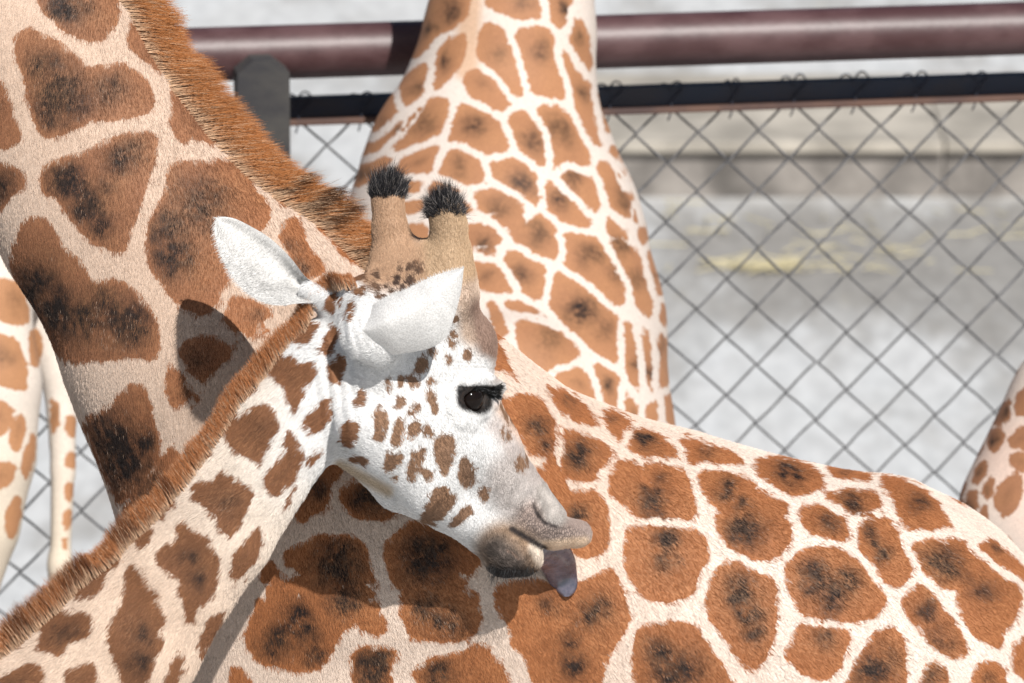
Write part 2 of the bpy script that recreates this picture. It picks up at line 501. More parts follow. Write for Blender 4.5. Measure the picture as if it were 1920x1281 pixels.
# ------------------------------------------------------------------ ground and yard
def sheet(name, x0, x1, y0, y1, z, mat, n=1):
    V = [(x0, y0, z), (x1, y0, z), (x1, y1, z), (x0, y1, z)]
    return tag(link(name, mesh(name, V, [(0, 1, 2, 3)], mat, False)), kind='structure')
def ground_material():
    m, nt, bs = new_mat('yard concrete')
    tc = node(nt, 'ShaderNodeTexCoord').outputs['Object']
    pos = tc
    mp = node(nt, 'ShaderNodeMapping'); nt.links.new(tc, mp.inputs[0]); mp.inputs['Scale'].default_value = (1, .30, 1); mp.inputs['Location'].default_value = (3.1, .4, 0); tc = mp.outputs[0]
    a = maprange(nt, noise(nt, tc, 1.1, 5, .6), .47, .58)
    b = maprange(nt, noise(nt, tc, 3.2, 4, .6), .45, .60)
    c = maprange(nt, noise(nt, tc, 14, 4), .3, .7, .88, 1.08)
    col = mixc(nt, a, (0.57, 0.575, 0.57), (0.40, 0.392, 0.375))
    col = mixc(nt, mathn(nt, 'MULTIPLY', b, .35), col, (0.60, 0.62, 0.625))
    # a darker, ragged-edged stretch of the yard colour on the right
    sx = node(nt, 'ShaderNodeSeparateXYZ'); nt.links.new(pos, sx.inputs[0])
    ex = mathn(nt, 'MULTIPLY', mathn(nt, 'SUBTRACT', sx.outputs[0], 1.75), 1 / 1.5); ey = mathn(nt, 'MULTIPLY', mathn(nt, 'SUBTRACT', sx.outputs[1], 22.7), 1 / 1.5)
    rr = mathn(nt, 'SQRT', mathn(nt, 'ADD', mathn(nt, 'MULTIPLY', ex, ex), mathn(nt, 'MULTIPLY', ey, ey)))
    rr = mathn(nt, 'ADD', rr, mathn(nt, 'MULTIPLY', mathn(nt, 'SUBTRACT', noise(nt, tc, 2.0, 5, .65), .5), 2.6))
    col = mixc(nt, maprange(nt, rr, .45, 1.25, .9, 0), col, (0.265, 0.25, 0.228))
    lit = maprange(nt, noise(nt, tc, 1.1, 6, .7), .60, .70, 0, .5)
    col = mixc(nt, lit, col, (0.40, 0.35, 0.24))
    cm = node(nt, 'ShaderNodeVectorMath', operation='SCALE'); nt.links.new(col, cm.inputs[0]); nt.links.new(c, cm.inputs['Scale'])
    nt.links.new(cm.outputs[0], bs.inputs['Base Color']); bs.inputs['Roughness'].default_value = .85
    return m
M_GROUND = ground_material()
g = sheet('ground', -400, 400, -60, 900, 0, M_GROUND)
def box(V, F, x0, x1, y0, y1, z0, z1):
    n = len(V)
    V += [(x, y, z) for z in (z0, z1) for x, y in ((x0, y0), (x1, y0), (x1, y1), (x0, y1))]
    F += [(n, n+3, n+2, n+1), (n+4, n+5, n+6, n+7)] + [(n+i, n+(i+1) % 4, n+4+(i+1) % 4, n+4+i) for i in range(4)]

def bevel_box(name, dims, mat, bev=.01, parent=None, loc=(0, 0, 0), rot=(0, 0, 0)):
    import bmesh
    bm = bmesh.new(); bmesh.ops.create_cube(bm, size=1)
    for v in bm.verts: v.co = Vector((v.co.x * dims[0], v.co.y * dims[1], v.co.z * dims[2]))
    bmesh.ops.bevel(bm, geom=bm.edges[:], offset=bev, segments=2, profile=.6, affect='EDGES')
    me = bpy.data.meshes.new(name); bm.to_mesh(me); bm.free(); me.materials.append(mat)
    o = link(name, me, parent); o.location = loc; o.rotation_euler = rot
    return o
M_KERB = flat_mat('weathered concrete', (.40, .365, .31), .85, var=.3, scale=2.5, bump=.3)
kerb = empty('concrete_platform', (3.0, 23.75, 0))
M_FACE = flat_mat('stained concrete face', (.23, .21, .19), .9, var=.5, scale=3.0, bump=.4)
tag(kerb, 'low weathered concrete platform on the yard behind the wire mesh fence', 'platform')
for i in range(6):
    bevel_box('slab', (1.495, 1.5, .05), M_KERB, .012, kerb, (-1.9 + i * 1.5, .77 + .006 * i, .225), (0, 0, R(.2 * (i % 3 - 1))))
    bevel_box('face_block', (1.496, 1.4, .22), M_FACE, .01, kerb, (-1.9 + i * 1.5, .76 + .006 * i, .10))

# straw blown over the yard
def straw():
    r2 = np.random.default_rng(31); V = []; F = []
    for cx, cy, sx, sy, n in ((1.02, 22.45, .14, .06, 60), (1.35, 22.6, .2, .15, 26), (1.6, 23.2, .4, .2, 22), (.75, 23.2, .2, .2, 16)):
        for _ in range(n):
            x, y = cx + r2.normal(0, sx), cy + r2.normal(0, sy); t = r2.uniform(0, math.pi); l = r2.uniform(.03, .09); w = .0035
            d = np.array([math.cos(t), math.sin(t), r2.normal(0, .12)]) * l; s = np.array([-math.sin(t), math.cos(t), 0]) * w
            c0 = np.array([x, y, .008 + abs(d[2]) + r2.uniform(0, .012)]); k = len(V)
            V += [c0 - d - s, c0 - d + s, c0 + d + s, c0 + d - s, c0 - d + (0, 0, w * 1.5), c0 + d + (0, 0, w * 1.5)]
            F += [(k, k+3, k+2, k+1), (k, k+4, k+5, k+3), (k+1, k+2, k+5, k+4)]
    tag(link('straw', mesh('straw', V, F, flat_mat('dry straw', (.50, .44, .27), .8), False)), 'dry yellow straw scattered on the yard before the platform', 'straw', kind='stuff')
straw()

# ------------------------------------------------------------------ fence
FD = 13.3
def fence_point(px, py, rel=0.0): # rel: metres in front of the mesh plane
    return to_world(P(px, py, FD))
fo = to_world(P(960, 640, FD)); FY = fo[1]
FROT = R(9.5)
fence = empty('wire_mesh_fence', (fo[0], FY, 0)); fence.rotation_euler = (0, 0, FROT)
tag(fence, 'chain link fence with thick dark red top pipe behind the giraffes', 'fence')
def fence_local(px, py, off=0.0):
    """where the ray through a photo pixel meets the fence plane, in fence axes (x along, z up)"""
    r = (P(px, py, 1.0)) @ VM
    nrm = np.array([-math.sin(FROT), math.cos(FROT), 0]); o = np.array([fo[0], FY, 0]); c = np.array([0, 0, CAMZ]); o = o + nrm * off
    t = ((o - c) @ nrm) / (r @ nrm); w = c + r * t - o
    return w[0] * math.cos(FROT) + w[1] * math.sin(FROT), w[2]
def pipe_mesh(name, r, x0, x1, mat, n=28, seg=60):
    V, F = [], []
    for i in range(seg + 1):
        x = x0 + (x1 - x0) * i / seg
        for j in range(n):
            a = 2 * math.pi * j / n; V.append((x, r * math.cos(a), r * math.sin(a)))
    for i in range(seg):
        for j in range(n):
            F.append((i*n+j, i*n+(j+1) % n, (i+1)*n+(j+1) % n, (i+1)*n+j))
    F += [tuple(range(n))[::-1], tuple(range(seg*n, seg*n+n))]
    return mesh(name, V, F, mat)
def rust_paint(name, c1, c2, rough):
    m, nt, bs = new_mat(name)
    tc = node(nt, 'ShaderNodeTexCoord').outputs['Object']
    mp = node(nt, 'ShaderNodeMapping'); nt.links.new(tc, mp.inputs[0]); mp.inputs['Scale'].default_value = (.6, 1, 1)
    f = maprange(nt, noise(nt, mp.outputs[0], 9, 6, .65), .40, .66)
    col = mixc(nt, f, c1, c2)
    nt.links.new(col, bs.inputs['Base Color']); bs.inputs['Roughness'].default_value = rough
    bs.inputs['Specular IOR Level'].default_value = .6
    b = node(nt, 'ShaderNodeBump'); b.inputs['Strength'].default_value = .25; b.inputs['Distance'].default_value = .003
    nt.links.new(noise(nt, tc, 40, 4), b.inputs['Height']); nt.links.new(b.outputs[0], bs.inputs['Normal'])
    return m
M_PIPE = rust_paint('dark red pipe paint', (.062, .026, .027), (.105, .055, .056), .46)
M_RAIL = rust_paint('dark steel angle', (.020, .034, .066), (.035, .038, .055), .6)
M_RUSTY = rust_paint('rusty steel lip', (.13, .07, .05), (.07, .04, .035), .7)
M_POST = rust_paint('weathered post paint', (.028, .027, .030), (.055, .052, .048), .7)
M_WIRE = flat_mat('galvanised wire', (.15, .15, .155), .5, metal=.5, var=.4, scale=25)
x0, z0 = fence_local(1500, 70)
pipe_r = .062
pz = fence_local(1520, 66, -.10)[1]
o = link('top_rail', pipe_mesh('top_rail', pipe_r, -5.2, 5.2, M_PIPE), fence); o.location = (0, -.10, pz)
rz0 = fence_local(1520, 168)[1]; rz1 = fence_local(1520, 205)[1]
zr = (fence_local(1520, 152)[1] + fence_local(1520, 185)[1]) / 2
hr = fence_local(1520, 152)[1] - fence_local(1520, 190)[1]
bevel_box('middle_rail', (10.4, .03, hr), M_RAIL, .004, fence, (0, 0, zr))
bevel_box('rail_lip', (10.4, .052, .014), M_RUSTY, .003, fence, (0, -.012, zr - hr / 2 - .006))
# posts: flat steel with cut corners, standing in front of the pipe
def post_mesh(w, d, top, cut):
    pr = [(-w/2, 0), (w/2, 0), (w/2, top - cut * .8), (w/2 - cut, top), (-w/2 + cut, top), (-w/2, top - cut * .8)]
    V = [(x, -d/2, z) for x, z in pr] + [(x, d/2, z) for x, z in pr]
    n = len(pr)
    F = [tuple(range(n)), tuple(range(2*n-1, n-1, -1))] + [((i+1) % n, i, i+n, (i+1) % n + n) for i in range(n)]
    return mesh('post', V, F, M_POST, False)
pxp, ptop = fence_local(490, 108, -.20)
pm = post_mesh(.118, .08, ptop, .036)
for k in range(-1, 3):
    o = link('post', pm, fence); o.location = (pxp + k * 2.55, -.20, 0)
    if abs(pxp + k * 2.55) > 5.2: bpy.data.objects.remove(o)
# chain link: zigzag wires, each hooked into its neighbours
xa, za = fence_local(1480, 200); xb, zb = fence_local(1594, 196)
CW = (xb - xa); CH = abs(fence_local(1480, 200)[1] - fence_local(1480, 311)[1])
ztop = fence_local(1480, 196)[1]
def zigzag(CW, CH, ztop, flip, r=.0031, sides=5, seed=0):
    r2 = np.random.default_rng(seed)
    pts = []; z = ztop; i = flip
    while z > .05:
        pts.append((CW / 2 * (i % 2) * 1.04 - .02 * CW / 2 + r2.normal(0, .0012), .006 * (1 if i % 2 else -1), z)); z -= CH / 2; i += 1
    path = []
    for a, b in zip(pts[:-1], pts[1:]):
        a = np.array(a); b = np.array(b)
        sag = np.array([0, 0, 1]) * r2.normal(0, .0018)
        for t in (0, .08, .3, .5, .7, .92): path.append(a + (b - a) * t + sag * math.sin(math.pi * t))
    path.append(np.array(pts[-1])); path = np.array(path)
    tang = np.gradient(path, axis=0); tang /= np.linalg.norm(tang, axis=1)[:, None]
    ny = np.array([0, 1.0, 0]); n1 = np.cross(tang, ny); n1 /= np.linalg.norm(n1, axis=1)[:, None]; n2 = np.cross(tang, n1)
    V = []; F = []
    for i in range(len(path)):
        for j in range(sides):
            a = 2 * math.pi * j / sides; V.append(path[i] + r * (math.cos(a) * n1[i] + math.sin(a) * n2[i]))
    for i in range(len(path) - 1):
        for j in range(sides): F.append((i*sides+j, i*sides+(j+1) % sides, (i+1)*sides+(j+1) % sides, (i+1)*sides+j))
    return mesh('wire', V, F, M_WIRE)
kinds = [[zigzag(CW, CH, ztop + .012, fl, seed=s * 2 + fl) for s in range(3)] for fl in (0, 1)]
nw = int(10.2 / (CW / 2))
k0 = int(math.floor((-5.1 - xa) / (CW / 2)))
for i in range(k0, k0 + nw):
    # column i spans xa + i*CW/2 .. +CW/2 ; bends meet those of column i+1
    fl = i % 2
    o = link('wire', kinds[fl][i % 3], fence); o.location = (xa + i * CW / 2, .0, 0)
    if i % 2 == 0: pass
# tie wires looped over the rail
def tie_mesh(seed):
    r2 = np.random.default_rng(seed); w = r2.uniform(.018, .04); h = r2.uniform(.012, .026); r = .0022
    path = []
    for s in (0, 1):
        for t in np.linspace(0, 1, 9):
            x = (t * w if s else -w + t * w) + .004
            path.append((x, -.019 + .004 * s, hr / 2 - .004 + h * math.sin(math.pi * t) ** .8 * (1 if s else .8)))
        if s == 0: path.append((.004, -.019, hr / 2 - .01))
    path += [(w * .2, -.026, -hr * .2), (0, -.034, -hr * .5 - .02), (0, -.012, -hr * .5 - .034)]
    path = np.array(path)
    tang = np.gradient(path, axis=0); tang /= np.maximum(np.linalg.norm(tang, axis=1), 1e-9)[:, None]
    n1 = np.cross(tang, [0.05, 1.0, 0.02]); n1 /= np.maximum(np.linalg.norm(n1, axis=1), 1e-9)[:, None]; n2 = np.cross(tang, n1)
    V = []; F = []; sides = 5
    for i in range(len(path)):
        for j in range(sides):
            a = 2 * math.pi * j / sides; V.append(path[i] + r * (math.cos(a) * n1[i] + math.sin(a) * n2[i]))
    for i in range(len(path) - 1):
        for j in range(sides): F.append((i*sides+j, i*sides+(j+1) % sides, (i+1)*sides+(j+1) % sides, (i+1)*sides+j))
    return mesh('tie_wire', V, F, M_RAIL)
ties = [tie_mesh(40 + s) for s in range(5)]
for i in range(k0 // 2 * 2, k0 + nw, 2):
    o = link('tie_wire', ties[(i // 2) % 5], fence); o.location = (xa + i * CW / 2, 0, zr)

# ------------------------------------------------------------------ coat outlines read off the photograph
Z5 = (2.7257, 0, 0); Z6 = (2.3719, 0, 400); Z7 = (2.4594, 0, 760); Z8 = (2.9047, 360, 840); ZB = (2.132, 900, 680); ZR = (2.6625, 1360, 800)
Z1 = (3.66, 380, 300)
A_SPOTS = zoomed(*Z5, [
 ([(200,-60),(200,0),(230,60),(310,130),(420,200),(520,205),(570,150),(590,70),(600,-60)], [(330,50,32,.9),(420,40,22,.6)]),
 ([(75,190),(160,150),(260,200),(360,270),(440,350),(520,350),(610,325),(700,380),(760,440),(785,530),(750,580),(640,590),(560,610),(480,600),(400,640),(300,690),(210,690),(180,600),(150,500),(130,400),(90,290)], [(225,350,26,.85),(300,510,40,.95),(235,600,26,.8),(560,450,26,.7),(420,520,26,.7)]),
 ([(-60,380),(20,440),(60,560),(95,700),(70,740),(-60,760)], [(-20,560,14,.5)]),
 ([(670,110),(700,120),(740,180),(790,250),(830,300),(860,345),(800,350),(740,300),(680,250),(660,180)], [(790,230,10,.7)]),
 ([(880,430),(930,420),(990,500),(1060,590),(1120,670),(1170,720),(1060,720),(990,695),(910,715),(880,640),(890,540)], [(1060,600,16,.8),(1020,540,12,.6)]),
 ([(220,860),(210,960),(250,1000),(310,1010),(350,1090),(400,1160),(460,1230),(560,1270),(640,1281),(650,1200),(690,1100),(720,1000),(760,880),(790,770),(790,690),(720,680),(620,700),(520,740),(420,790),(300,820)], [(360,930,28,1.),(430,1040,34,.9),(640,810,26,.85),(510,1130,26,.8),(540,950,22,.6)]),
 ([(-60,830),(50,850),(120,900),(110,960),(50,1000),(20,1050),(-60,1090)], [(0,950,20,.8)]),
 ([(890,830),(980,830),(1080,840),(1200,810),(1250,860),(1290,970),(1370,1060),(1370,1110),(1320,1180),(1200,1300),(1160,1420),(1105,1525),(1060,1608),(950,1570),(885,1515),(820,1445),(775,1360),(750,1255),(775,1120),(845,1010),(860,900)], [(1010,1040,44,.75),(900,1330,34,.9),(840,1180,36,.8),(1100,1020,26,.7)]),
 ]) + zoomed(*Z6, [
 ([(110,30),(200,20),(250,100),(280,160),(360,220),(400,310),(520,300),(590,340),(650,410),(700,480),(700,590),(690,650),(600,630),(520,640),(420,650),(300,650),(240,600),(190,540),(140,460),(100,380),(60,250),(60,150)], [(180,280,30,.85),(270,440,36,1.),(390,460,34,.9),(560,480,36,.95),(130,380,30,.8),(470,400,34,.7)]),
 ([(1260,50),(1310,15),(1345,80),(1360,150),(1400,200),(1440,250),(1370,290),(1310,240),(1290,170),(1250,110)], [(1330,250,18,.9),(1300,160,16,.6)]),
 ([(1010,430),(1050,370),(1100,390),(1180,420),(1200,450),(1100,520),(1050,520),(1000,480)], [(1130,450,14,.6)]),
 ([(800,590),(930,540),(1000,590),(1040,600),(960,690),(890,750),(850,730),(810,680)], [(880,640,20,.4)]),
 ([(750,680),(800,690),(850,760),(850,800),(800,850),(760,850),(745,780)], [(850,780,14,.5)]),
 ([(570,770),(640,770),(660,850),(680,950),(700,1000),(700,1100),(640,1190),(580,1250),(520,1290),(480,1180),(430,1080),(400,980),(370,940),(430,890),(500,860)], [(500,1000,32,.95),(550,1110,34,1.),(620,1010,26,.9),(450,930,26,.7)]),
 ]) + zoomed(*Z1, [
 ([(785,450),(860,510),(960,560),(1060,600),(1130,640),(1120,700),(1050,700),(960,650),(900,560),(830,490)], [(1000,600,8,.2)]),
 ([(505,215),(540,240),(575,290),(555,305),(520,265)], [(540,260,4,.3)]),
 ]) + zoomed(*ZB, [
 ([(130,130),(200,130),(250,150),(290,230),(310,300),(300,400),(250,400),(200,370),(170,290),(140,190)], [(215,260,17,.85),(245,330,14,.7)]),
 ([(260,100),(320,110),(380,150),(430,200),(460,250),(400,240),(340,200),(290,150)], [(370,150,12,.5)]),
 ([(330,265),(400,280),(470,320),(525,355),(500,400),(470,420),(450,470),(380,460),(330,450),(320,370)], [(400,370,20,.95)]),
 ([(490,190),(540,200),(600,240),(570,280),(545,305),(510,260)], [(540,230,8,.4)]),
 ([(600,270),(680,280),(740,320),(785,350),(790,385),(720,375),(650,365),(600,350)], [(665,315,18,.9)]),
 ([(800,300),(880,320),(960,350),(1040,380),(1040,410),(960,405),(880,390),(840,400),(820,350)], [(910,355,14,.45)]),
 ([(210,400),(260,420),(300,480),(290,500),(250,490),(220,440)], [(250,450,6,.1)]),
 ([(320,560),(350,525),(420,508),(475,530),(505,590),(515,680),(500,750),(440,778),(380,770),(330,650)], [(405,600,15,.95)]),
 ([(515,480),(545,400),(590,390),(625,420),(640,470),(690,500),(650,440),(650,410),(720,410),(800,420),(830,480),(840,540),(860,590),(840,620),(760,635),(680,630),(620,610),(570,560),(520,520)], [(685,545,22,.95),(715,460,14,.6),(720,605,12,.8)]),
 ([(590,660),(680,640),(780,650),(860,670),(905,720),(905,790),(860,850),(850,920),(780,945),(700,950),(650,930),(620,880),(585,830),(580,750)], [(740,700,20,.9),(735,790,20,.8),(735,740,14,.7)]),
 ([(970,800),(1040,800),(1110,850),(1170,870),(1175,950),(1180,1050),(1150,1170),(1075,1225),(1040,1190),(990,1110),(930,1030),(905,970),(920,880)], [(1040,920,24,.95),(1060,980,22,.9),(1085,1070,18,.9)]),
 ([(640,1060),(720,1040),(800,1040),(860,1060),(890,1110),(940,1180),(990,1250),(1000,1320),(620,1320),(610,1180)], [(720,1160,24,.85),(780,1230,36,.95)]),
 ([(60,900),(100,880),(250,870),(330,900),(440,870),(520,820),(550,880),(575,950),(600,1020),(560,1090),(520,1140),(490,1230),(470,1320),(250,1320),(190,1220),(190,1180),(130,1130),(130,1080),(80,990),(60,930)], [(440,1000,22,.95),(360,1190,22,.9),(280,950,20,.6),(350,1090,16,.7)]),
 ]) + [(np.array([(1308,886),(1341,882),(1378,886),(1416,905),(1409,920),(1435,924),(1469,943),(1473,958),(1461,969),(1480,988),(1480,1010),(1465,1033),(1443,1048),(1409,1044),(1383,1033),(1355,1010),(1340,975),(1360,960),(1322,933)], float), [(1365,912,16,.9),(1400,942,14,.75),(1402,995,28,.95)])] + zoomed(*ZR, [
 ([(140,180),(230,150),(330,165),(400,190),(450,230),(490,270),(460,310),(400,335),(330,340),(270,310),(210,260),(140,220)], [(300,210,19,.9),(360,245,14,.7)]),
 ([(490,195),(600,210),(720,240),(720,270),(650,270),(560,250)], [(580,215,10,.5)]),
 ([(500,360),(560,320),(650,310),(740,330),(770,390),(740,440),(700,440),(640,450),(600,410),(540,380)], [(630,380,20,.85)]),
 ([(370,400),(450,390),(540,420),(590,450),(610,540),(570,560),(500,550),(430,520),(390,470)], [(500,470,20,.7)]),
 ([(660,460),(730,440),(800,470),(850,520),(860,590),(900,660),(930,720),(900,780),(820,800),(780,740),(720,670),(670,590),(680,530)], [(710,500,12,.95),(745,560,12,.95),(790,640,13,.95)]),
 ([(760,250),(860,260),(960,310),(1040,370),(1080,440),(1130,490),(1060,500),(980,500),(910,510),(880,460),(850,400),(840,340),(790,300)], [(960,380,16,.85)]),
 ([(935,590),(1000,570),(1100,570),(1190,580),(1210,640),(1270,670),(1350,740),(1460,790),(1470,860),(1440,960),(1380,1020),(1370,1100),(1300,1080),(1230,1020),(1180,930),(1150,840),(1190,790),(1120,810),(1060,800),(1000,720),(950,650)], [(1080,680,26,.85),(1290,820,24,.7),(1200,750,16,.5)]),
 ([(1270,600),(1320,560),(1390,620),(1450,680),(1520,730),(1520,790),(1430,720),(1350,660)], [(1350,600,9,.7)]),
 ([(300,700),(350,650),(430,610),(530,605),(620,650),(690,720),(740,790),(790,830),(790,890),(740,940),(650,970),(550,975),(450,960),(370,920),(340,850),(310,780)], [(430,745,22,1.),(520,810,24,.85),(600,770,22,.85),(515,890,18,.8)]),
 ([(880,870),(920,820),(970,790),(1030,820),(1060,880),(1100,940),(1150,1000),(1190,1080),(1200,1140),(1120,1160),(1050,1110),(990,1030),(930,960)], [(1000,910,17,.95),(1060,1070,26,.6)]),
 ([(290,1140),(340,1070),(360,1000),(450,990),(560,1000),(620,1040),(590,1120),(570,1200),(480,1270),(400,1230)], [(480,1060,18,.7)]),
 ([(600,1320),(640,1200),(700,1100),(740,1040),(820,1010),(880,1050),(890,1150),(900,1320)], [(740,1210,32,.8)]),
 ([(1430,1110),(1520,1030),(1520,1270),(1440,1210)], []),
 ([(960,1320),(1000,1200),(1060,1160),(1100,1230),(1110,1320)], [(1030,1240,20,.7)]),
 ([(1230,1320),(1250,1200),(1320,1170),(1390,1220),(1400,1320)], []),
 ]) + zoomed(*Z8, [
 ([(1210,1200),(1330,1150),(1470,1120),(1580,1060),(1620,1130),(1680,1200),(1740,1340),(1280,1340),(1220,1250)], [(1340,1240,24,.9)]),
 ([(1120,800),(1250,760),(1300,710),(1400,700),(1480,720),(1540,790),(1560,870),(1560,980),(1480,1040),(1380,1050),(1250,1040),(1190,1030),(1170,960),(1130,900)], [(1290,870,22,.9),(1380,930,26,.8)]),
 ([(1050,530),(1130,460),(1200,400),(1280,430),(1400,460),(1500,520),(1560,570),(1570,620),(1500,700),(1460,760),(1340,790),(1240,830),(1180,840),(1125,810),(1080,680),(1060,600)], [(1280,590,40,.95)]),
 ([(310,980),(330,900),(390,790),(450,745),(560,765),(700,770),(840,755),(970,765),(1000,850),(1030,930),(1060,1005),(980,1000),(880,960),(820,980),(780,1050),(740,1120),(700,1190),(620,1210),(520,1190),(420,1180),(350,1150),(300,1060)], [(570,890,24,.95),(460,1060,28,.9),(850,830,24,.9),(680,1130,20,.8),(600,990,26,.9)]),
 ([(510,580),(560,530),(640,520),(680,480),(760,490),(860,480),(940,530),(960,620),(980,700),(1010,800),(900,810),(700,820),(590,800),(560,690),(520,640)], [(790,650,34,1.)]),
 ([(560,330),(600,200),(650,130),(720,90),(800,100),(830,170),(770,190),(740,240),(730,310),(650,350),(600,410),(570,380)], [(650,200,24,.8)]),
 ([(820,280),(800,210),(860,170),(950,200),(1080,300),(1160,330),(1100,350),(1060,380),(960,390),(880,370)], [(960,270,28,.9)]),
 ([(390,640),(430,620),(480,690),(590,700),(620,780),(500,800),(410,800),(380,700)], [(450,730,8,.3)]),
 ([(860,1150),(930,1090),(1000,1090),(1110,1100),(1080,1150),(1070,1230),(1090,1340),(900,1340)], [(970,1200,38,1.)]),
 ([(190,1300),(240,1180),(310,1260),(320,1320)], []),
 ])
B_SPOTS = zoomed(*Z6, [
 ([(1200,650),(1250,625),(1310,650),(1330,670),(1400,665),(1410,700),(1380,760),(1340,810),(1310,870),(1290,830),(1270,780),(1230,740),(1190,690)],),
 ([(1280,550),(1310,500),(1370,475),(1420,490),(1400,540),(1350,575),(1300,570)],),
 ([(1440,600),(1450,540),(1480,500),(1505,510),(1505,560),(1480,610),(1450,635)],),
 ([(1000,950),(1020,910),(1100,880),(1190,845),(1220,890),(1245,940),(1210,1010),(1180,1060),(1150,1110),(1110,1090),(1060,1060),(1020,1010)], [(1160,960,18,.25)]),
 ([(1350,920),(1400,860),(1450,830),(1480,850),(1470,910),(1430,960),(1390,980),(1375,940)],),
 ([(1285,970),(1310,1000),(1350,1070),(1320,1160),(1280,1210),(1240,1255),(1190,1230),(1180,1170),(1240,1110),(1270,1050)],),
 ([(1070,815),(1130,740),(1150,770),(1110,800)],), ([(850,1110),(890,1050),(930,1060),(900,1090)],)]) + zoomed(*Z7, [
 ([(890,400),(900,370),(990,350),(1030,290),(1080,330),(1110,370),(1165,380),(1150,470),(1110,530),(1070,600),(1020,560),(1000,500),(930,460),(890,440)], [(1040,450,18,.5)]),
 ([(690,500),(750,440),(790,400),(815,460),(760,480),(750,520),(730,500)],), ([(600,620),(620,570),(670,530),(715,580),(690,630),(650,640)],),
 ([(720,680),(780,640),(820,620),(820,560),(850,535),(900,580),(960,620),(1000,680),(1020,760),(990,850),(940,910),(890,990),(860,990),(850,900),(830,850),(850,800),(800,780),(760,750),(720,720)], [(880,700,16,.7),(935,810,16,.7)]),
 ([(1080,680),(1130,640),(1170,580),(1200,555),(1215,620),(1180,710),(1130,770),(1090,830),(1080,760)],),
 ([(310,885),(370,830),(440,780),(480,720),(570,705),(500,760),(480,830),(430,880),(380,870)], [(420,820,14,.4)]),
 ([(180,1110),(200,1050),(180,1000),(250,950),(330,950),(420,960),(430,1030),(400,1060),(330,1080),(280,1160),(250,1140),(200,1120)], [(310,1030,18,.6)]),
 ([(590,740),(660,750),(680,820),(740,880),(720,920),(770,980),(730,1040),(760,1080),(720,1160),(690,1230),(660,1320),(570,1320),(560,1210),(500,1110),(510,1030),(560,940),(590,860)], [(650,1060,18,.7),(640,1190,20,.85)]),
 ([(20,1100),(60,1060),(110,1110),(60,1110)],), ([(-40,1320),(0,1250),(80,1230),(150,1190),(210,1220),(190,1320)], [(60,1281,16,.5)]),
 ([(300,1230),(350,1210),(420,1180),(440,1230),(460,1281),(330,1310)],), ([(940,1050),(980,960),(1030,950),(1010,1020),(960,1100),(930,1150)],),
 ([(770,1281),(800,1180),(820,1120),(850,1180),(830,1240),(810,1300)],), ([(1310,470),(1330,430),(1370,370),(1350,420),(1320,460)],), ([(1430,260),(1470,190),(1470,240),(1440,290)],)])
def dots(s, ox, oy, items):
    out = []
    for x, y, r in items:
        a = np.linspace(0, 2 * np.pi, 8)[:-1]
        out.append((np.stack([(x + r * np.cos(a)) / s + ox, (y + r * 1.3 * np.sin(a)) / s + oy], 1), []))
    return out
